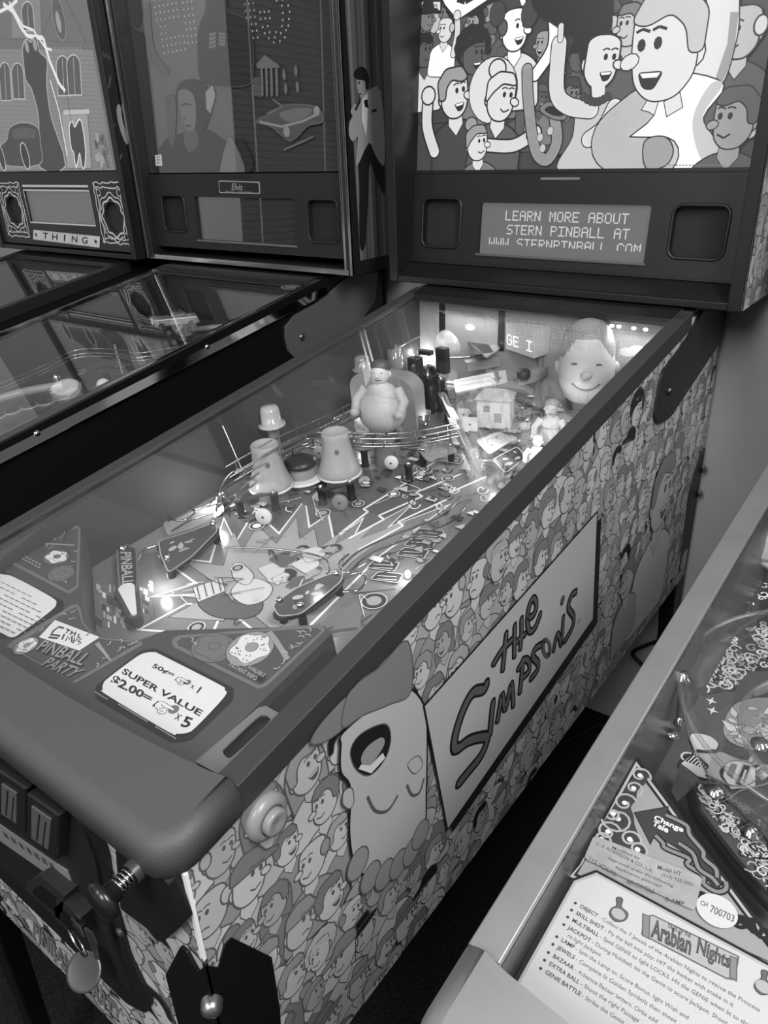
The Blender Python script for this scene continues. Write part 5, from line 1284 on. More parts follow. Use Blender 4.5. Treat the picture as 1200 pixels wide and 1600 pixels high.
b = MB(); b.tube([P.at(wn[0] - .004, wn[2] - .002, .001), P.at(wn[1] + .004, wn[2] - .002, .001)], .0028, 8); b.build('window_lip', G(.35, .3), spe)  # lower window lip, lighter grey stands in for its highlight
b = MB(); q = P.pts([(342.5, 282), (406, 284), (407, 303), (343.5, 301.5)]); q = list(reversed(q)); b.slab(P, roundc(q, .004, 2), 0, .002, 0); b.slab(P, roundc(grow(q, -.0022), .004, 2), .002, .0024, 1)
quad_text(b, P, 'Elvis', P.pts([(363, 297), (380, 297.5), (380, 287), (363, 286.5)]), .0026, 0, shear=.2)
quad_text(b, P, '500 Units    Limited Edition', P.pts([(353, 301), (396, 302), (396, 299), (353, 298)]), .0026, 0)
b.build('name_plate', [G(.75, .3, .6, name='plate_silver'), G(.10, .3)], spe, label='small engraved plate')
b = MB(); x0, x1, v = P.px(354, 276)[0], P.px(389, 277)[0], P.px(372, 276.5)[1]; b.slab(P, [(x0, v - .002), (x1, v - .002), (x1, v + .002), (x0, v + .002)], 0, .0006); b.build('lift_slot', G(.05, .5), spe)
# chrome trim round the backbox front
for nm, L in (('corner_trim', ((-.3675, .186), (-.3675, .94))), ('corner_trim', ((.3675, .186), (.3675, .94))), ('corner_trim', ((.3515, .196), (.3515, .94))), ('bottom_trim', ((-.36, .192), (.36, .192)))):
    (xa, za), (xb, zb) = L
    b = ME.mb(); w = .0035 if nm == 'corner_trim' else .006
    if nm == 'corner_trim': b.box(xa - w, xa + w, BBY - .004, BBY + .004, za, zb)
    else: b.box(xa, xb, BBY - .004, BBY + .006, za - w, za + w)
    b.build(nm, CHROME, elv, bevel=.001)
# right side of the backbox: curtain and a performer in a pale jacket
F = ME.bside; F = Fr(ME.P(.735 / 2 + .0004, 0, 0), (0, 1, 0), (0, 0, 1)); z4 = lambda x, y: (500 + x / 3.478, y / 3.478); fp = lambda L: F.pts([z4(*q) for q in L])
reg = [(BBY + .003, .19), (YB + .018, .19), (YB + .018, .93), (BBY + .003, .93)]
b = MB(); b.flat(F, reg, .0002, 0); A = Art(b, F, reg, .0004, 3e-5)
A.shape([(BBY + .03, .215), (YB + .018, .215), (YB + .018, .93), (BBY + .015, .93)], 3)
for i in range(9):
    x = BBY + .03 + i * .022; A.shape([(x, .215), (x + .008, .215), (x + .002, .93), (x - .006, .93)], 2 if i % 2 else 4)
A.shape(fp(spline([(208, 850), (262, 775), (300, 845), (345, 880), (350, 1060), (300, 960), (270, 890), (262, 1050), (246, 1325), (214, 1330), (212, 1000)], 3, True)), 0)
A.shape(fp(spline([(225, 535), (262, 490), (330, 498), (352, 880), (302, 850), (264, 775), (194, 912), (205, 745), (180, 770), (157, 735), (160, 660), (200, 600)], 3, True)), 5, .001, 1)
A.shape(fp([(228, 540), (255, 505), (262, 560), (250, 740), (226, 650)]), 7); A.shape(fp([(236, 545), (258, 540), (263, 590), (242, 580)]), 0); A.shape(fp([(278, 598), (306, 590), (306, 605), (280, 613)]), 0)
A.shape(fp(spline([(198, 430), (238, 425), (246, 490), (228, 535), (208, 505)], 4, True)), 5); A.shape(fp(spline([(180, 405), (200, 370), (240, 367), (264, 420), (260, 475), (246, 480), (240, 440), (198, 432)], 4, True)), 0)
A.shape(fp(spline([(165, 605), (190, 565), (216, 592), (190, 640)], 4, True)), 5); A.line(fp([(190, 600), (216, 545)]), .006, 0)
A.line(fp([(204, 452), (214, 448)]), .004, 0); A.line(fp([(211, 512), (222, 510)]), .003, 1)
b.build('side_art', DIM, PE['backbox'], label='dark curtain print with a performer in a pale jacket')
# hinge plate
F = ME.side
b = MB(); hp = F.pts([(449, 549), (463, 563), (497, 541), (517, 531), (560, 503), (584, 470), (588, 425), (545, 430), (520, 452), (492, 474), (459, 492), (445, 510), (444, 527)])
if area2(hp) < 0: hp.reverse()
b.slab(F, roundc(hp, .006, 3), 0, .005); o = b.build('hinge_arm', G(.40, .3, .3, name='polished_hinge'), elv, bevel=.001)
b = MB(); b.lathe([(.008, .005), (.008, .008), (.005, .010), (0, .0105)], F.at(*F.px(469, 526)), F.n, 16); b.build('pivot_bolt', G(.5, .3, .9), o)
# inside
def inner_field(M, root, seed, base, vals, label, n=200, hidden_right=False):
    b = MB(); b.slab(M.pf, [(-.2655, .02), (.2655, .02), (.2655, 1.075), (-.2655, 1.075)], -.012, 0, 3)
    A = Art(b, M.pf, [(-.264, .03), (.264, .03), (.264, 1.07), (-.264, 1.07)], .0002, 1.2e-5); r = random.Random(seed)
    for i in range(n):
        A.z = .0002 + (i % 16) * 5e-5
        x, y = r.uniform(-.25, .25), r.uniform(.1, 1.04); k = r.uniform(.006, .03); a = r.uniform(0, 3)
        A.shape(rrot(rg_shape(r, k), (x, y), a), r.choice((1, 2, 3, 4, 5, 6)), .0007, 1)
    o = b.build('playfield', tones(vals, .25, .5), root, label=label); 
    for sx in (-1, 1):
        b = M.mb(); b.prism([(sx * .2685, .0, -.12), (sx * .2685, 1.08, -.02), (sx * .2685, 1.08, 1.08 * S - .012), (sx * .2685, 0, -.012)], (-sx * .003, 0, 0)); b.build('inner_side', G(.14, .4), root)
    b = M.mb(); b.box(-.265, .265, 1.066, 1.078, -.01, 1.05 * S - .004); b.build('back_panel', G(.2, .5), root)
    return o
def rg_shape(r, k): return r.choice((oval((0, 0), k, k * .6, 12), [(-k, -k * .4), (k, -k * .4), (k, k * .4), (-k, k * .4)], [(0, k), (-k * .8, -k * .5), (k * .8, -k * .5)]))
def rrot(P, c, a): return [(c[0] + x * math.cos(a) - y * math.sin(a), c[1] + x * math.sin(a) + y * math.cos(a)) for x, y in P]
inner_field(ME, elv, 4, None, (.20, .08, .14, .26, .36, .46, .60, .78), 'dim printed playfield')
def lift(M): return lambda x, y, h=0.0: (lambda f: f.at(*f.px(x, y)))(M.pf.lift(h))
ep = lift(ME); EU = ME.pf.n
def etube(P, hs, r, mat=WIRE, name='wire_rail'): 
    Q = spline([tuple(ep(x, y, h)) for (x, y), h in zip(P, hs)], 6); return new(name, mat, lambda b: b.tube(Q, r, 6), elv)
for dy, h in ((0, .075), (7, .075), (12, .068)): etube([(-30, 612 + dy), (60, 575 + dy), (120, 547 + dy), (190, 547 + dy), (215, 552 + dy), (290, 540 + dy)], [h] * 6, .0018)
etube([(-20, 628), (40, 612), (98, 602)], [.05] * 3, .010, G(.6, .25, 0, .5), 'tube_rail')
new('chrome_post', CHROME, lambda b: b.lathe([(.010, 0), (.010, .01), (.006, .02), (.010, .035), (0, .042)], ep(95, 612, .03), EU, 16), elv)
for i, q in enumerate(((-4, 652), (20, 644), (46, 636), (72, 630), (96, 622))):
    ins = new('round_insert', G(.62, .3), lambda b: b.lathe([(.021, .0008), (.021, .0034), (.017, .0036), (0, .0036)], ep(*q), EU, 22), elv)
    new('insert_lens', G(.24, .3), lambda b: b.lathe([(.0165, .0036), (.0165, .0040), (0, .0042)], ep(*q), EU, 22), ins)
cb = ep(274, 505, .075)
car = MB(); fwd = Vector((-.55, -.83, 0)); sid = Vector((.83, -.55, 0))
cq = lambda a, s_, u: cb + fwd * a + sid * s_ + EU * u
def carbox(b, a0, a1, s0, u0, u1, tp=0.0): b.hexa([cq(a, s_, u) for u, t in ((u0, 0), (u1, tp)) for a, s_ in ((a0 + t, -s0 + t * .5), (a1 - t, -s0 + t * .5), (a1 - t, s0 - t * .5), (a0 + t, s0 - t * .5))])
b = MB(); carbox(b, -.06, .055, .026, .0, .018, .003); carr = b.build('toy_car', G(.66, .2, .2, name='toy_car_paint'), elv, bevel=.003, label='pale toy convertible')
b = MB(); carbox(b, -.035, .012, .022, .018, .032, .008); b.build('cabin', G(.3, .15), carr, bevel=.002)
b = MB(); carbox(b, .053, .060, .027, .002, .007); b.build('bumper', CHROME, carr, bevel=.001)
for a in (-.038, .036):
    for s_ in (-1, 1): b = MB(); b.cyl(cq(a, s_ * .022, .0), cq(a, s_ * .029, .0), .009, n=16); b.build('wheel', G(.15, .5), carr)
for s_ in (-1, 1): b = MB(); b.ell(cq(.055, s_ * .018, .012), .004, .004, .004, 0, 10, 6); b.build('headlight', WHT, carr)
toy(ep(287, 528, .035), .72, G(.4, .4), G(.06, .4), G(.12, .4), 'toy_figure', 'small dark toy performer', .75, -.4, elv)
f = Fr(ep(312, 485, .06), Vector((.9, -.3, 0)), Vector((-.05, .1, 1))); b = MB(); b.slab(f, roundc([(-.03, -.04), (.03, -.04), (.034, .05), (-.034, .05)], .015), -.004, .004); b.build('dark_backboard', G(.16, .4), elv, bevel=.002)
new('clear_box', CLR2, lambda b: b.box(ep(343, 488, .05).x - .02, ep(343, 488, .05).x + .02, ep(343, 488, .05).y - .02, ep(343, 488, .05).y + .02, ep(343, 488, .0).z + .0, ep(343, 488, .05).z + .03), elv)
new('flat_bar', G(.6, .3), lambda b: b.tube([ep(300, 515, .04), ep(348, 510, .04)], .007, 8), elv)
for x, y, h in ((262, 520, .05), (270, 535, .03), (292, 520, .03)): new('bolt_post', G(.6, .3, .7), lambda b: b.lathe([(.007, 0), (.007, .04), (.004, .046), (0, .048)], ep(x, y, h), Vector((.5, -.3, .1)), 12), elv)
new('white_dome', G(.9, .3), lambda b: b.ell(ep(162, 601, .03), .016, .016, .014), elv)
b = MB(); f = Fr(ep(122, 590, .02), (.85, -.5, 0), EU); b.slab(f, [(-.026, -.02), (.026, -.02), (.026, .03), (-.026, .03)], 0, .005, 0); b.slab(f, [(-.02, -.015), (.02, -.015), (.02, .026), (-.02, .026)], .005, .0056, 1)
person(Art(b, f, None, .0058, 3e-5), (0, .014), .004, 2, 0, 0, 'short'); b.build('small_poster', tones((.08, .4, .3)), elv, label='tiny framed poster')
b = MB(); f = Fr(ep(186, 560, .05), (.85, -.5, 0), EU); b.slab(f, roundc([(-.01, -.04), (.018, -.045), (.012, .03), (-.008, .034)], .005), 0, .004); b.build('printed_plate', G(.6, .35), elv)
f = ME.top.lift(-.0045); b = MB(); c = f.px(455, 449); A = Art(b, f, None, .0003, 4e-5); A.shape(oval(c, .030, .015, 28), 0); A.shape(oval(c, .027, .0125, 28), 1)
quad_text(b, f, 'USA', [(c[0] - .016, c[1] - .006), (c[0] + .016, c[1] - .006), (c[0] + .016, c[1] + .006), (c[0] - .016, c[1] + .006)], A.z + 1e-4, 0, bold=.02)
b.build('glass_sticker', tones((.52, .22)), elv, label='oval glass sticker')
lamp('glow', 'POINT', ep(100, 600, .12), .10, radius=.05); lamp('glow', 'POINT', ep(285, 500, .13), .10, radius=.03)
# ------------------------------------------------------------------ machine at the far left: mansion backglass and lettered tiles
F = MA.art; hw3 = .728 / 2 - .0215; vt = F.px(100, 267)[1]
LIA = [EM(v, .85, name='mansion_grey_%02d' % round(v * 99)) for v in (.10, .20, .30, .40, .50, .60, .74, .92)]
reg = [(-hw3, vt), (hw3, vt), (hw3, BBH - .125), (-hw3, BBH - .125)]
b = MB(); b.slab(F, reg, -.004, 0, 3); A = Art(b, F, reg, .0003, 3e-5)
z3 = lambda x, y: (x / 3.2, y / 3.2); fp = lambda L: F.pts([z3(*q) for q in L])
A.shape(fp([(-200, 230), (460, 230), (570, 850), (-200, 850)]), 4)
for k in range(26): A.line(fp([(-100, 260 + k * 22), (560, 285 + k * 22)]), .0012, 3)
A.shape(fp([(200, 230), (300, -60), (430, 210)]), 3, .003, 2); A.shape(fp([(-200, 190), (470, 215), (475, 245), (-200, 240)]), 3, .001, 2); A.shape(fp([(60, 190), (60, -60), (200, -60), (210, 190)]), 4, .001, 2)
for i in range(12): A.line(fp([(250 + i * 14, 235), (252 + i * 14, 255)]), .003, 5)
def arch(x0, x1, y0, y1, fill, rim):
    L = [(x0 + (x1 - x0) * (.5 - .5 * math.cos(math.pi * i / 12)), y0 + 50 - 50 * math.sin(math.pi * i / 12)) for i in range(13)]
    A.shape(fp(L + [(x1 + 8, y1), (x0 + 10, y1)]), fill, .0032, rim); A.line(fp([((x0 + x1) / 2, y0 + 10), ((x0 + x1) / 2 + 8, y1)]), .002, rim)
for x0, x1, y0, y1 in ((0, 52, 315, 500), (62, 118, 318, 492), (286, 344, 282, 475), (338, 402, 278, 472), (112, 168, 12, 150)): arch(x0, x1, y0, y1, 2, 6)
A.shape(oval(fp([(298, 95)])[0], .024, .046, 20), 2, .003, 4); A.shape(oval(fp([(296, 110)])[0], .010, .024, 14), 5)
A.shape(fp([(310, 560), (440, 555), (460, 840), (340, 840)]), 5, .002, 2); A.shape(fp([(320, 550), (450, 545), (452, 570), (322, 575)]), 6, .001, 2)
for L, w in (([(20, 20), (70, 60), (110, 140), (140, 180), (220, 190), (250, 300), (300, 420), (330, 455)], .010), ([(50, 10), (95, 90), (118, 130), (170, 150), (230, 240), (262, 250)], .006), ([(0, 60), (60, 30), (90, 0)], .008), ([(255, 400), (300, 560), (340, 780)], .004)): A.line(fp(L), w, 7)
# dark standing pair, small pair, old car, bushes
A.shape(fp(spline([(122, 300), (118, 240), (135, 200), (158, 215), (165, 200), (185, 190), (200, 260), (238, 300), (236, 380), (240, 470), (262, 600), (330, 830), (205, 835), (200, 600), (165, 450), (135, 400)], 3, True)), 1, .003, 6)
A.shape(oval(fp([(138, 232)])[0], .009, .016, 12), 5); A.shape(oval(fp([(178, 222)])[0], .009, .016, 12), 5)
A.shape(fp(spline([(352, 640), (365, 610), (378, 640), (402, 600), (416, 640), (430, 750), (426, 830), (415, 830), (402, 760), (385, 830), (374, 760), (362, 740)], 3, True)), 1, .0035, 7)
A.line(fp([(362, 615), (340, 480)]), .002, 1)
A.shape(fp(spline([(5, 740), (40, 700), (55, 640), (120, 615), (190, 640), (205, 720), (200, 820), (20, 820)], 4, True)), 1, .003, 5); A.shape(fp([(65, 650), (120, 632), (180, 650), (185, 690), (70, 695)]), 2)
for x, y, rx in ((130, 780, 15), (12, 790, 12)): A.shape(oval(fp([(x, y)])[0], rx * .0012, .034, 18), 0, .004, 6)
rr = random.Random(2)
for i in range(22): A.shape(oval(fp([(rr.uniform(480, 545), rr.uniform(660, 830))])[0], .008, .012, 8), rr.choice((2, 3, 5)))
b.build('backglass', LIA, add, label='backlit picture of a mansion with lightning')
b = MB(); b.slab(F, reg, .004, .007); b.build('backglass_pane', GLASS(.96, .6, name='backglass_pane'), add)
P = MA.pan; z3 = lambda x, y: (x / 3.2, y / 3.2); fp = lambda L: P.pts([z3(*q) for q in L])
wq = fp([(128, 945), (446, 960), (476, 1132), (152, 1108)]); wn = (min(wq[0][0], wq[3][0]), max(wq[1][0], wq[2][0]), (wq[2][1] + wq[3][1]) / 2, (wq[0][1] + wq[1][1]) / 2)
b = MB(); cs = [(fp([(568, 1088)])[0]), (fp([(70, 1050)])[0])]
rr_ = .040
hol = [oval(c, rr_, rr_, 28) for c in cs] + [rrect(wn[0], wn[1], wn[2], wn[3], .003)]
vb = -.088
plate(b, P, [(-hw3, vb), (hw3, vb), (hw3, vt - .002), (-hw3, vt - .002)], hol, -.012, 0, 0)
spa = b.build('speaker_panel', G(.15, .5, name='slate_panel'), add)
for c in cs: b = MB(); b.slab(P, oval(c, rr_ + .004, rr_ + .004, 28), -.018, -.0125); b.build('speaker_grille', G(.14, .7, noise=.5, scale=900, bump=.5), spa)
b = MB(); b.slab(P, [(wn[0] - .004, wn[2] - .004), (wn[1] + .004, wn[2] - .004), (wn[1] + .004, wn[3] + .004), (wn[0] - .004, wn[3] + .004)], -.012, -.008); b.build('display_screen', EM(.46, .55, name='soft_display'), spa)
b = MB(); A = Art(b, P, None, .0003, 3e-5)
A.line([(wn[0], wn[3]), (wn[1], wn[3]), (wn[1], wn[2]), (wn[0], wn[2]), (wn[0], wn[3])], .004, 0); A.line([(wn[0], wn[3] + .012), (wn[1], wn[3] + .012)], .006, 0)
def orn(c, sgn, seed):
    r = random.Random(seed)
    for k, (R0, w) in enumerate(((rr_ + .008, .0045), (rr_ + .020, .003))):
        L = [(c[0] + R0 * (1 + .07 * math.cos(8 * t) + .04 * math.sin(13 * t + k)) * math.cos(t), c[1] + R0 * (1.02 + .07 * math.cos(8 * t)) * math.sin(t)) for t in [2 * math.pi * i / 48 for i in range(49)]]; A.line(L, w, 0)
    x0, x1, y0, y1 = c[0] - .068, c[0] + .062, vb + .022, vt - .03
    for off in (0, .012):
        L = [(x0 + off, y0 + off), (x1 - off, y0 + off), (x1 - off, y1 - off), (x0 + off, y1 - off), (x0 + off, y0 + off)]
        for i in range(4):
            a, c2 = Vector(L[i]), Vector(L[i + 1]); n = 14; d = (c2 - a); nn = Vector((-d.y, d.x)).normalized()
            A.line([tuple(a + d * j / n + nn * r.uniform(-.003, .003)) for j in range(n + 1)], .0032, 0)
    for q in ((x0, y0), (x1, y0), (x1, y1), (x0, y1)):
        A.line([q, (c[0] + (q[0] - c[0]) * .62, c[1] + (q[1] - c[1]) * .62)], .0035, 0); A.shape(oval((c[0] + (q[0] - c[0]) * .72, c[1] + (q[1] - c[1]) * .72), .008, .008, 8), 1, .002, 0)
orn(cs[0], 1, 1); orn(cs[1], -1, 2)
tq = fp([(168, 1196), (500, 1238), (502, 1182), (170, 1148)]); z = A.z + 4e-5; b.flat(P, tq, z, 0); z += 1e-4
lerp = lambda t, v: tuple((Vector(tq[0]) * (1 - t) + Vector(tq[1]) * t) * (1 - v) + (Vector(tq[3]) * (1 - t) + Vector(tq[2]) * t) * v)
for i, ch in enumerate('THING'):
    t0 = .13 + i * .148; b.stroke(P, [lerp(t0, .1), lerp(t0 + .135, .1), lerp(t0 + .135, .92), lerp(t0, .92)], .0012, z, 2, True)
    w = .025 if ch == 'I' else .085
    quad_text(b, P, ch, [lerp(t0 + .067 - w / 2, .2), lerp(t0 + .067 + w / 2, .2), lerp(t0 + .067 + w / 2, .82), lerp(t0 + .067 - w / 2, .82)], z + 1e-4, 1, bold=.02)
for t in (.045, .945):
    c = lerp(t, .5); b.flat(P, [(c[0] + (.009 if i % 2 == 0 else .004) * math.sin(i * math.pi / 5), c[1] + (.009 if i % 2 == 0 else .004) * math.cos(i * math.pi / 5)) for i in range(10)], z + 1e-4, 1)
b.build('panel_ornament', tones((.78, .14, .5)), spa, label='pale ornament lines and lettered tiles')
# lightning on the dark backbox side and a pale hand print
F = Fr(MA.P(.728 / 2 + .0004, 0, 0), (0, 1, 0), (0, 0, 1)); fp = lambda L: F.pts([z3(*q) for q in L])
b = MB(); reg = [(1.06, .19), (YB, .19), (YB, .93), (1.06, .93)]; A = Art(b, F, reg, .0004, 3e-5); b.slab(F, reg, -.0003, .0002, 2)
for L in ([(495, 265), (510, 255), (520, 285), (540, 270), (545, 300)], [(552, 380), (545, 430), (530, 450), (540, 490), (528, 520)], [(555, 640), (575, 620)], [(610, 770), (595, 800)]): A.line(fp(L), .006, 0)
A.shape(fp(spline([(582, 560), (590, 520), (605, 540), (612, 600), (640, 700), (630, 720), (600, 650)], 4, True)), 1)
b.build('side_art', tones((.26, .5, .06)), PA['backbox'], label='dark print with lightning')
inner_field(MA, add, 6, None, (.22, .1, .18, .3, .4, .5, .6, .75), 'dim printed playfield', 120)
lamp('glow', 'POINT', MA.P(.0, .6, .05), .10, radius=.05)
# ------------------------------------------------------------------ machine at the lower right
tp = lift(MT); TU = MT.pf.n
def tn(name, mats, fn, parent=None, **k): return new(name, mats, fn, parent or tal, **k)
# inside walls, playfield
for sx in (-1, 1):
    b = MT.mb(); b.prism([(sx * .2685, .0, -.13), (sx * .2685, 1.08, -.03), (sx * .2685, 1.08, 1.08 * S - .012), (sx * .2685, 0, -.012)], (-sx * .003, 0, 0)); b.build('inner_side', G(.24, .3, 0, .5, noise=.2, scale=6, name='inner_side_dark'), tal)
b = MT.mb(); b.box(-.265, .265, 1.066, 1.078, -.02, 1.05 * S - .006); b.build('back_panel', G(.3, .5), tal)
b = MB(); PF2 = MT.pf.lift(-.006); b.slab(PF2, [(-.2655, .02), (.2655, .02), (.2655, 1.07), (-.2655, 1.07)], -.012, 0, 3)
A = Art(b, PF2, [(-.264, .1), (.264, .1), (.264, 1.05), (-.264, 1.05)], .0002, 1.6e-5); r = random.Random(8)
fq = lambda L: PF2.pts(L)
def inside(p, P): return sum(1 for k in range(len(P)) if (P[k - 1][1] > p[1]) != (P[k][1] > p[1]) and p[0] < P[k][0] + (p[1] - P[k][1]) * (P[k - 1][0] - P[k][0]) / (P[k - 1][1] - P[k][1])) % 2
for P, n in (([(1082, 1086), (1096, 1050), (1130, 1006), (1215, 960), (1215, 1040), (1160, 1050), (1140, 1076)], 190), ([(1060, 1200), (1080, 1178), (1112, 1184), (1108, 1220)], 50), ([(1130, 1140), (1150, 1100), (1210, 1096), (1210, 1170), (1150, 1165)], 60), ([(1120, 940), (1215, 860), (1215, 930), (1140, 985)], 50)):
    A.shape(fq(spline(P, 4, True)), 2 if n != 60 else 5, .0008, 1)
    zb = A.z
    for i in range(n * 4):
        A.z = zb + (i % 16) * 4e-5
        q = (r.uniform(1060, 1215), r.uniform(850, 1230))
        if not inside(q, P): continue
        k = r.uniform(.004, .009); a0 = r.uniform(0, 6.3); x, y = PF2.px(*q)
        if n == 60: A.shape(rrot([(0, k * 1.6), (-k * .7, 0), (0, -k), (k * .6, 0)], (x, y), a0), r.choice((5, 6, 7, 7)), .0006, 2)
        else: A.line([(x + k * (1 - t / 12) * math.cos(a0 + t * .7), y + k * (1 - t / 12) * math.sin(a0 + t * .7)) for t in range(10)], .0019, r.choice((1, 5, 6, 7, 6)))
for q in ((1111, 1097), (1113, 1112)):
    c = fq([q])[0]; A.shape([(c[0] + (.0065 if i % 2 == 0 else .002) * math.sin(i * math.pi / 4), c[1] + (.0065 if i % 2 == 0 else .002) * math.cos(i * math.pi / 4)) for i in range(8)], 7)
A.shape(fq(spline([(1078, 1155), (1085, 1148), (1108, 1152), (1122, 1165), (1110, 1178), (1088, 1176)], 4, True)), 7, .0012, 1)
A.line(fq([(1088, 1176), (1104, 1178), (1118, 1176)]), .006, 1); A.shape(fq([(1064, 1195), (1085, 1178), (1116, 1180), (1110, 1220), (1090, 1215)]), 6, .001, 1)
for k in range(7): A.line(fq([(1072 + k * 5, 1192 + k * 2), (1084 + k * 4, 1180 + k * 3), (1098 + k * 2, 1190 + k * 3)]), .0016, 1)
b.build('playfield', tones((.5, .07, .22, .30, .45, .66, .78, .90), .3), tal, label='printed playfield with dense curls')
# apron
F = MT.apron; b = MB(); fp = lambda L: F.pts(L)
ap = [(-.2635, -.018), (.262, -.018), (.262, .235), (.13, .14), (.08, .115), (-.08, .115)] + [F.px(1200, 1462), F.px(993, 1176)]
b.slab(F, ap, -.05, 0)
apt = b.build('apron', G(.12, .4, name='apron_black'), tal)
TP = tones((.55, .09, .21, .35, .47, .62, .71, .82), .38)
b = MB(); A = Art(b, F, None, .0004, 1.1e-5)
tri = fp([(993, 1180), (1198, 1458), (1198, 1500), (900, 1372), (906, 1340)])
A.shape(fp([(993, 1180), (1230, 1500), (1230, 1520), (880, 1372), (900, 1355)]), 1); A.shape(fp([(994, 1190), (1226, 1502), (1226, 1516), (890, 1370), (906, 1352)]), 5); A.shape(fp([(995, 1198), (1222, 1504), (1220, 1512), (896, 1368), (910, 1350)]), 1); A.shape(fp([(996, 1206), (1218, 1506), (1214, 1508), (902, 1366), (914, 1346)]), 0)
# scroll ornament down the left edge
A.shape(fp(spline([(1000, 1204), (1012, 1212), (1008, 1225), (996, 1236), (994, 1250), (986, 1262), (990, 1275), (992, 1290), (1000, 1312), (1006, 1338), (930, 1318), (934, 1300), (950, 1274), (966, 1248), (984, 1222)], 4, True)), 2)
def curl(c, r0, a0, mi=5, n=14, w=.0018): 
    C = F.px(*c); A.line([(C[0] + r0 * (1 - t / (n + 3)) * math.cos(a0 + t * .5), C[1] + r0 * (1 - t / (n + 3)) * math.sin(a0 + t * .5)) for t in range(n)], w, mi)
for q, k in (((1000, 1212), .009), ((990, 1232), .008), ((976, 1255), .010), ((966, 1280), .014), ((950, 1300), .010), ((940, 1312), .008), ((984, 1312), .009), ((996, 1328), .008), ((958, 1272), .006)): curl(q, k, k * 700); A.shape(oval(F.px(*q), .0022, .0022, 8), 7)
# arrow with the lettering and its smoky tail
A.shape(fp([(992, 1271), (1043, 1262), (1040, 1274), (1070, 1284), (1076, 1298), (1090, 1326), (1102, 1345), (1116, 1362), (1128, 1380), (1118, 1392), (1104, 1372), (1090, 1352), (1066, 1330), (1040, 1314), (1022, 1305), (1016, 1318)]), 2, .0008, 1)
for L in ([(1040, 1274), (1072, 1290), (1078, 1306), (1098, 1330), (1100, 1342), (1118, 1358), (1120, 1372)], [(1024, 1306), (1036, 1318), (1040, 1326), (1076, 1342), (1074, 1352), (1098, 1368), (1100, 1382), (1120, 1394), (1134, 1390), (1134, 1378)], [(1060, 1318), (1082, 1334), (1092, 1358), (1112, 1372), (1122, 1384)]):
    A.line(fp(spline(L, 5)), .0055, 1); A.line(fp(spline(L, 5)), .0028, 4)
quad_text(b, F, 'Change', fp([(1020, 1284), (1066, 1304), (1069, 1294), (1024, 1274)]), A.z + 1e-4, 7, bold=.03); quad_text(b, F, 'Tale', fp([(1018, 1290), (1043, 1303), (1046, 1294), (1022, 1283)]), A.z + 1e-4, 7, bold=.03)
# lower ornament edge
for i in range(14): curl((1085 + i * 9, 1402 + i * 4.6), .006, i * 1.3, 1, 12, .0028)
b.build('apron_decal', TP, apt, label='pale triangle decal with a dark arrow')
z4 = lambda x, y: (880 + x / 3.75, 1160 + y / 3.75); q4 = lambda L: F.pts([z4(*q) for q in L])
b = MB(); A = Art(b, F, None, .0026, 4e-5)
A.shape(roundc(q4([(180, 555), (815, 800), (770, 1000), (120, 690)]), .004), 0)
for s, q in (('Modified by', [(285, 640), (445, 705), (450, 685), (290, 618)]), ('C. A. ROBINSON & CO., L.A.', [(190, 612), (520, 778), (526, 756), (198, 594)]), ('Approved under the following', [(258, 700), (640, 868), (648, 846), (264, 680)]), ('Application #301567', [(300, 752), (570, 872), (576, 852), (306, 732)]), ('115 VOLTS', [(152, 700), (305, 798), (312, 776), (160, 680)]), ('60 CYCLE', [(372, 835), (532, 900), (538, 876), (378, 812)]), ('6 AMP', [(600, 938), (705, 970), (710, 946), (604, 914)]), ('Model HT', [(550, 755), (688, 795), (692, 772), (556, 730)]), ('(213) 735-3001', [(572, 800), (758, 862), (764, 838), (578, 776)])):
    quad_text(b, F, s, q4(q), A.z + 1e-4, 1, bold=.004)
b.build('licence_sticker', [G(.68, .22, .3, noise=.15, scale=60, name='silver_sticker'), G(.24, .4)], apt, label='silvery sticker with small print')
b = MB(); A = Art(b, F, None, .0024, 4e-5); A.shape(q4([(900 + 120 * math.cos(t) + 20 * math.sin(t), 998 + 100 * math.sin(t) + 20 * math.cos(t)) for t in [2 * math.pi * i / 28 for i in range(28)]]), 0)
quad_text(b, F, 'CH', q4([(800, 960), (842, 978), (846, 950), (806, 935)]), A.z + 1e-4, 1, bold=.01); quad_text(b, F, '700703', q4([(856, 1004), (996, 1066), (1004, 1026), (866, 962)]), A.z + 1e-4, 1, bold=.005)
b.build('number_sticker', [G(.74, .4), G(.26, .4)], apt, label='round pale number sticker')
# rule card
b = MB(); A = Art(b, F, None, .0020, 4e-5)
c0 = F.px(900, 1382); c1 = F.px(932, 1370)
card = [(c0[0], -.016), (.18, -.016), (.18, c1[1] + .002), (c1[0], c1[1]), (c0[0], c0[1])]
A.shape(grow(card, .004), 1); A.shape(grow(card, .002), 5); A.shape(card, 6)
LN = [('OBJECT', ' - Collect the 7 Jewels of the Arabian Nights to rescue the Princess'), ('SKILL SHOT', ' - Fly the ball into play. HIT the basket with snake in it'), ('MULTIBALL', ' - Spell GENIE to light LOCKS. Hit the GENIE when lit to the'), ('JACKPOT', ' - During Multiball, hit the Genie to score Jackpot. Shoot'), (None, 're-light Jackpot.'), ('LAMP', ' - Spin the Lamp to: Score Bonus, light Wish and'), ('JEWELS', ' - Complete lit Golden Symbols then shoot'), ('BAZAAR', ' - Advance Bazaar letters. Orbs add'), ('EXTRA BALL', ' - Shoot the right Passage'), ('GENIE BATTLE', ' - Strike the Genie')]
ST = [(905, 1420), (899, 1431), (893, 1442), (887, 1454), (886, 1466), (876, 1473), (870, 1485), (863, 1498), (857, 1510), (851, 1523)]
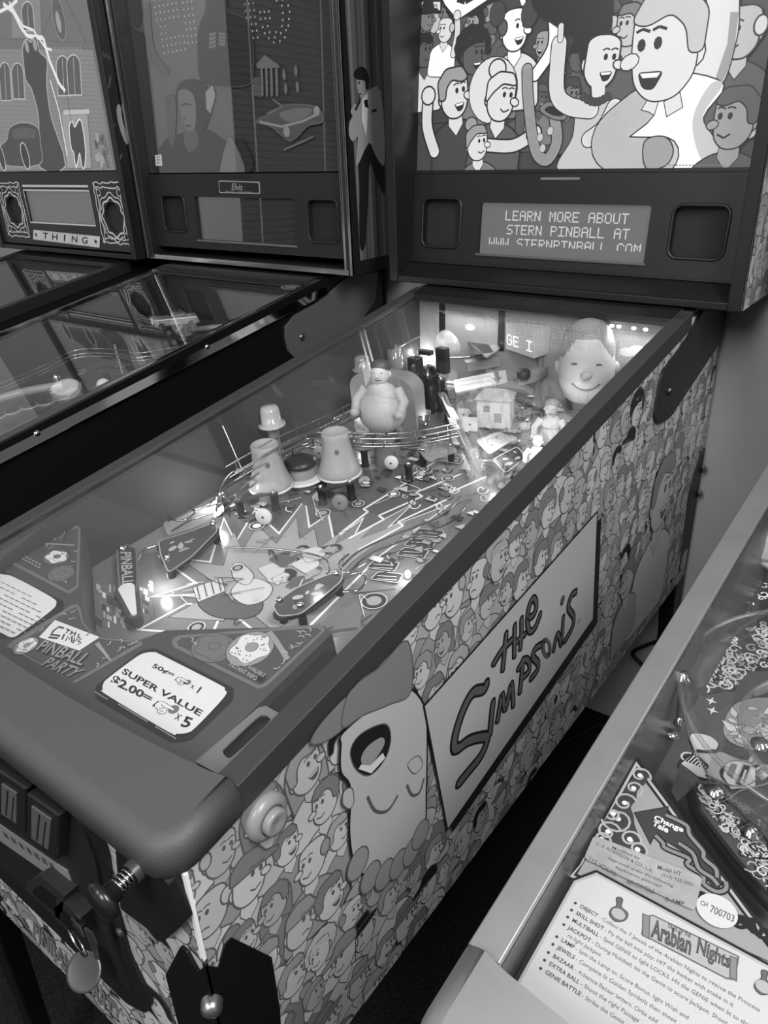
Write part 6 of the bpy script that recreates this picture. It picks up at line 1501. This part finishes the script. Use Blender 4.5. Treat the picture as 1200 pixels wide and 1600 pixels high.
zt = A.z + 2e-4; end = F.px(1189, 1574); wide = end[0] - F.px(*ST[0])[0]
full = text2d(LN[0][0] + LN[0][1], 1.0)[0]; sz = wide / max(x for x, y in full)
for (hd_, tx), s0 in zip(LN, ST):
    p = F.px(*s0); x = p[0]; d = (1, -.0)
    if hd_:
        A.z = zt; b.flat(F, oval((x - .0036, p[1] + sz * .3), .0011, .0011, 8), zt, 2)
        put_text(b, F, hd_, sz, (x, p[1]), d, zt, 2, bold=.012); x += max(q[0] for q in text2d(hd_, sz)[0])
    put_text(b, F, tx, sz, (x, p[1]), d, zt, 3)
A.z = zt
bq = [(1008, 1436), (1020, 1434), (1152, 1498), (1146, 1532), (1134, 1530), (1004, 1462)]
A.shape(fp(bq), 5, .001, 3)
for q in ((1010, 1448), (1146, 1514)): A.shape(fp([(q[0] - 5, q[1] - 16), (q[0] + 4, q[1] - 13), (q[0] + 3, q[1] + 20), (q[0] - 5, q[1] + 16)]), 4, .0008, 3)
quad_text(b, F, 'Arabian', fp([(1016, 1467), (1078, 1496), (1082, 1466), (1020, 1438)]), A.z + 1e-4, 1, bold=.03); quad_text(b, F, 'Arabian', fp([(1016, 1466), (1078, 1495), (1082, 1467), (1020, 1440)]), A.z + 2e-4, 3)
quad_text(b, F, 'Nights', fp([(1086, 1499), (1138, 1523), (1143, 1496), (1091, 1468)]), A.z + 1e-4, 1, bold=.03); quad_text(b, F, 'Nights', fp([(1086, 1498), (1138, 1522), (1143, 1497), (1091, 1470)]), A.z + 2e-4, 3)
quad_text(b, F, 'TALES OF THE', fp([(1042, 1452), (1078, 1469), (1080, 1463), (1044, 1446)]), A.z + 2e-4, 2)
for x, y in ((966, 1424), (1192, 1538)):
    A.shape(fp(spline([(x - 2, y - 18), (x + 6, y - 16), (x + 4, y - 4), (x + 14, y + 6), (x + 10, y + 16), (x - 4, y + 18), (x - 13, y + 8), (x - 10, y - 1), (x - 2, y - 6)], 4, True)), 3, .0006, 2); A.shape(oval(F.px(x, y + 7), .005, .004, 12), 5)
b.build('rule_card', TP, apt, label='white card with printed rules')
# clear looped ramp, rod, bracket, plastics
RIM = GLASS(.88, 2.2, .02, veil=.05, name='clear_acrylic_edge'); ACR = GLASS(.97, 1.0, .0, name='clear_acrylic')
cc = MT.pf.at(-.131, .38, .0)
bowl = tn('clear_bowl', ACR, lambda b: b.lathe([(.062, .020), (.072, .018), (.078, .030), (.082, .052), (.084, .052)], cc, TU, 56), label='clear acrylic bowl ramp')
tn('outer_wall', ACR, lambda b: b.lathe([(.108, .010), (.122, .028), (.133, .058), (.140, .090), (.137, .090)], cc, TU, 64), bowl)
tn('rim', RIM, lambda b: b.tube([cc + TU * .090 + Vector((.1395 * math.cos(a), .1395 * math.sin(a), .09 * .1395 * math.sin(a))) for a in [2 * math.pi * i / 64 for i in range(64)]], .0022, 8, closed=True), bowl)
tn('rim', RIM, lambda b: b.tube([cc + TU * .052 + Vector((.083 * math.cos(a), .083 * math.sin(a), .09 * .083 * math.sin(a))) for a in [2 * math.pi * i / 56 for i in range(56)]], .0022, 8, closed=True), bowl)
tn('bowl_floor', ACR, lambda b: b.lathe([(.064, .018), (.108, .012)], cc, TU, 56), bowl)
rod0, rod1 = tp(1066, 1058, .088), tp(1060, 1128, .045)
rd = tn('support_rod', G(.5, .2, .9), lambda b: b.cyl(rod0, rod1, .0028, n=10))
for p, k in ((rod0, .008), (rod1, .005)): tn('screw', CHROME, lambda b: b.lathe([(k, -.002), (k, .0), (k * .75, .001), (k * .6, .005), (0, .006)], p, TU, 16), rd)
tn('wall_screw', CHROME, lambda b: b.lathe([(.007, -.002), (.007, .0005), (.0045, .003), (0, .0035)], tp(1049, 1147, .03), TU, 16))
f = MT.pf.lift(.03); z5 = lambda x, y: (1030 + x / 4, 900 + y / 4); q5 = lambda L: f.pts([z5(*q) for q in L])
o_ = q5(spline([(310, 1190), (332, 1135), (385, 1112), (480, 1150), (600, 1180), (700, 1200), (760, 1260), (680, 1300), (610, 1320), (545, 1332), (480, 1362), (420, 1408), (352, 1420), (296, 1385), (286, 1320)], 4, True)); h_ = q5([(495 + 122 * math.cos(t), 1240 + 82 * math.sin(t)) for t in [2 * math.pi * i / 28 for i in range(28)]])
if area2(o_) < 0: o_.reverse()
b = MB(); plate(b, f, o_, [h_], 0, .0025, 0); br = b.build('bracket', G(.62, .35, .4, name='satin_bracket'), tal, label='satin metal bracket with a round hole')
for q in ((347, 1358), (630, 1066)): tn('bolt', CHROME, lambda b: b.lathe([(.009, .0025), (.009, .004), (.006, .0045), (.0055, .006), (0, .0065)], f.at(*f.px(*z5(*q))), TU, 16), br)
b = MB(); f2 = MT.pf.lift(.004); q6 = lambda L: f2.pts([z5(*q) for q in L]); A = Art(b, f2, None, 0, 4e-5)
A.shape(q6([(400, 1250), (420, 1150), (600, 1170), (600, 1320), (450, 1330)]), 0); A.shape(q6([(478, 1300), (530, 1180), (570, 1190), (515, 1315)]), 1, .0015, 2); A.shape(q6([(505, 1290), (535, 1210), (548, 1214), (520, 1300)]), 0)
A.shape(q6([(420, 1240), (450, 1170), (490, 1180), (455, 1270)]), 3)
b.build('striped_insert', tones((.88, .12, .7, .5)), tal, label='striped plate below the bracket')
def tplast(L, h, mat, name, bev=.001, th=.003, label=None):
    f = MT.pf.lift(h); P = f.pts(L)
    if area2(P) < 0: P.reverse()
    return tn(name, mat, lambda b: b.slab(f, P, 0, th), bevel=bev, label=label)
tplast([(1048, 1240), (1063, 1196), (1094, 1222), (1058, 1256)], .02, G(.24, .3), 'dark_plastic', label='dark triangular plastic')
sw = G(.3, .25, 0, .5, name='printed_plastic_dark')
f = MT.pf.lift(.028); P = f.pts([(1088, 1226), (1104, 1232), (1150, 1268), (1200, 1320), (1200, 1400), (1150, 1345), (1092, 1270)])
if area2(P) < 0: P.reverse()
b = MB(); b.slab(f, P, 0, .003, 2); A = Art(b, f, P and None, .0032, 1.5e-5); r = random.Random(5)
for i in range(110):
    t, v = r.random(), r.random(); x = 1100 + t * 100; y = 1238 + t * 95 + v * (14 + 52 * t); k = r.uniform(.003, .007); C = f.px(x, y); a0 = r.uniform(0, 6)
    A.line([(C[0] + k * (1 - s_ / 10) * math.cos(a0 + s_ * .8), C[1] + k * (1 - s_ / 10) * math.sin(a0 + s_ * .8)) for s_ in range(8)], .0013, r.choice((0, 1, 3, 4)))
b.stroke(f, P, .003, .0036, 1, True)
o = b.build('slingshot_cover', tones((.62, .10, .26, .75, .5), .25), tal, label='dark printed cover with curls')
tn('screw', CHROME, lambda b: b.lathe([(.009, .003), (.009, .005), (.006, .006), (.005, .009), (0, .010)], f.at(*f.px(1172, 1305)), TU, 16), o)
f = MT.pf.lift(.012); tn('rubber_ring', G(.1, .5), lambda b: b.tube([f.at(*q) for q in f.pts([(1078, 1232), (1090, 1275), (1150, 1355), (1215, 1425)])], .006, 8))
tn('lane_wall', G(.14, .3), lambda b: b.tube([f.at(*q) for q in f.pts([(1082, 1226), (1086, 1260), (1140, 1335), (1215, 1405)])], .004, 8))
# crystal and plates at the edge of the picture
ck = tp(1192, 868, .05)
cr = tn('crystal_toy', G(.66, .1, .1, name='pale_crystal'), lambda b: b.lathe([(.014, 0), (.020, .008), (.012, .020), (.014, .026), (.006, .036), (.003, .048), (0, .05)], ck, TU, 6), label='pale faceted ornament')
tplast([(1166, 868), (1188, 862), (1215, 880), (1215, 900)], .045, G(.6, .3), 'ornament_base')
lamp('glow', 'POINT', MT.P(.0, .46, .07), .42, radius=.05); lamp('glow', 'POINT', MT.P(.05, .24, .02), .10, radius=.05)  # point lights added to brighten this dim playfield, no bulbs behind them
# ------------------------------------------------------------------ cables on the floor between the machines
def cable(P, label):
    b = MB(); b.tube([Vector(q) for q in spline(P, 8)], .005, 8); o = b.build('power_cable', G(.05, .5, name='cable_black')); tag(o, label, 'cable')
fl = Fr((0, 0, .0055), (1, 0, 0), (0, 1, 0)); wl = Fr((0, WALLY - .008, 0), (1, 0, 0), (0, 0, 1))
g = lambda x, y: tuple(fl.at(*fl.px(x, y))); w_ = lambda x, y: tuple(wl.at(*wl.px(x, y)))
cable([g(870, 1165), g(905, 1148), g(930, 1135), g(948, 1132), g(985, 1120)], 'thin black cable lying on the floor near the back wall')
cable([w_(1035, 1000), w_(1010, 1008), w_(988, 1020), w_(1000, 1036), w_(1012, 1046)], 'bent black cable hanging against the back wall below the cabinet')
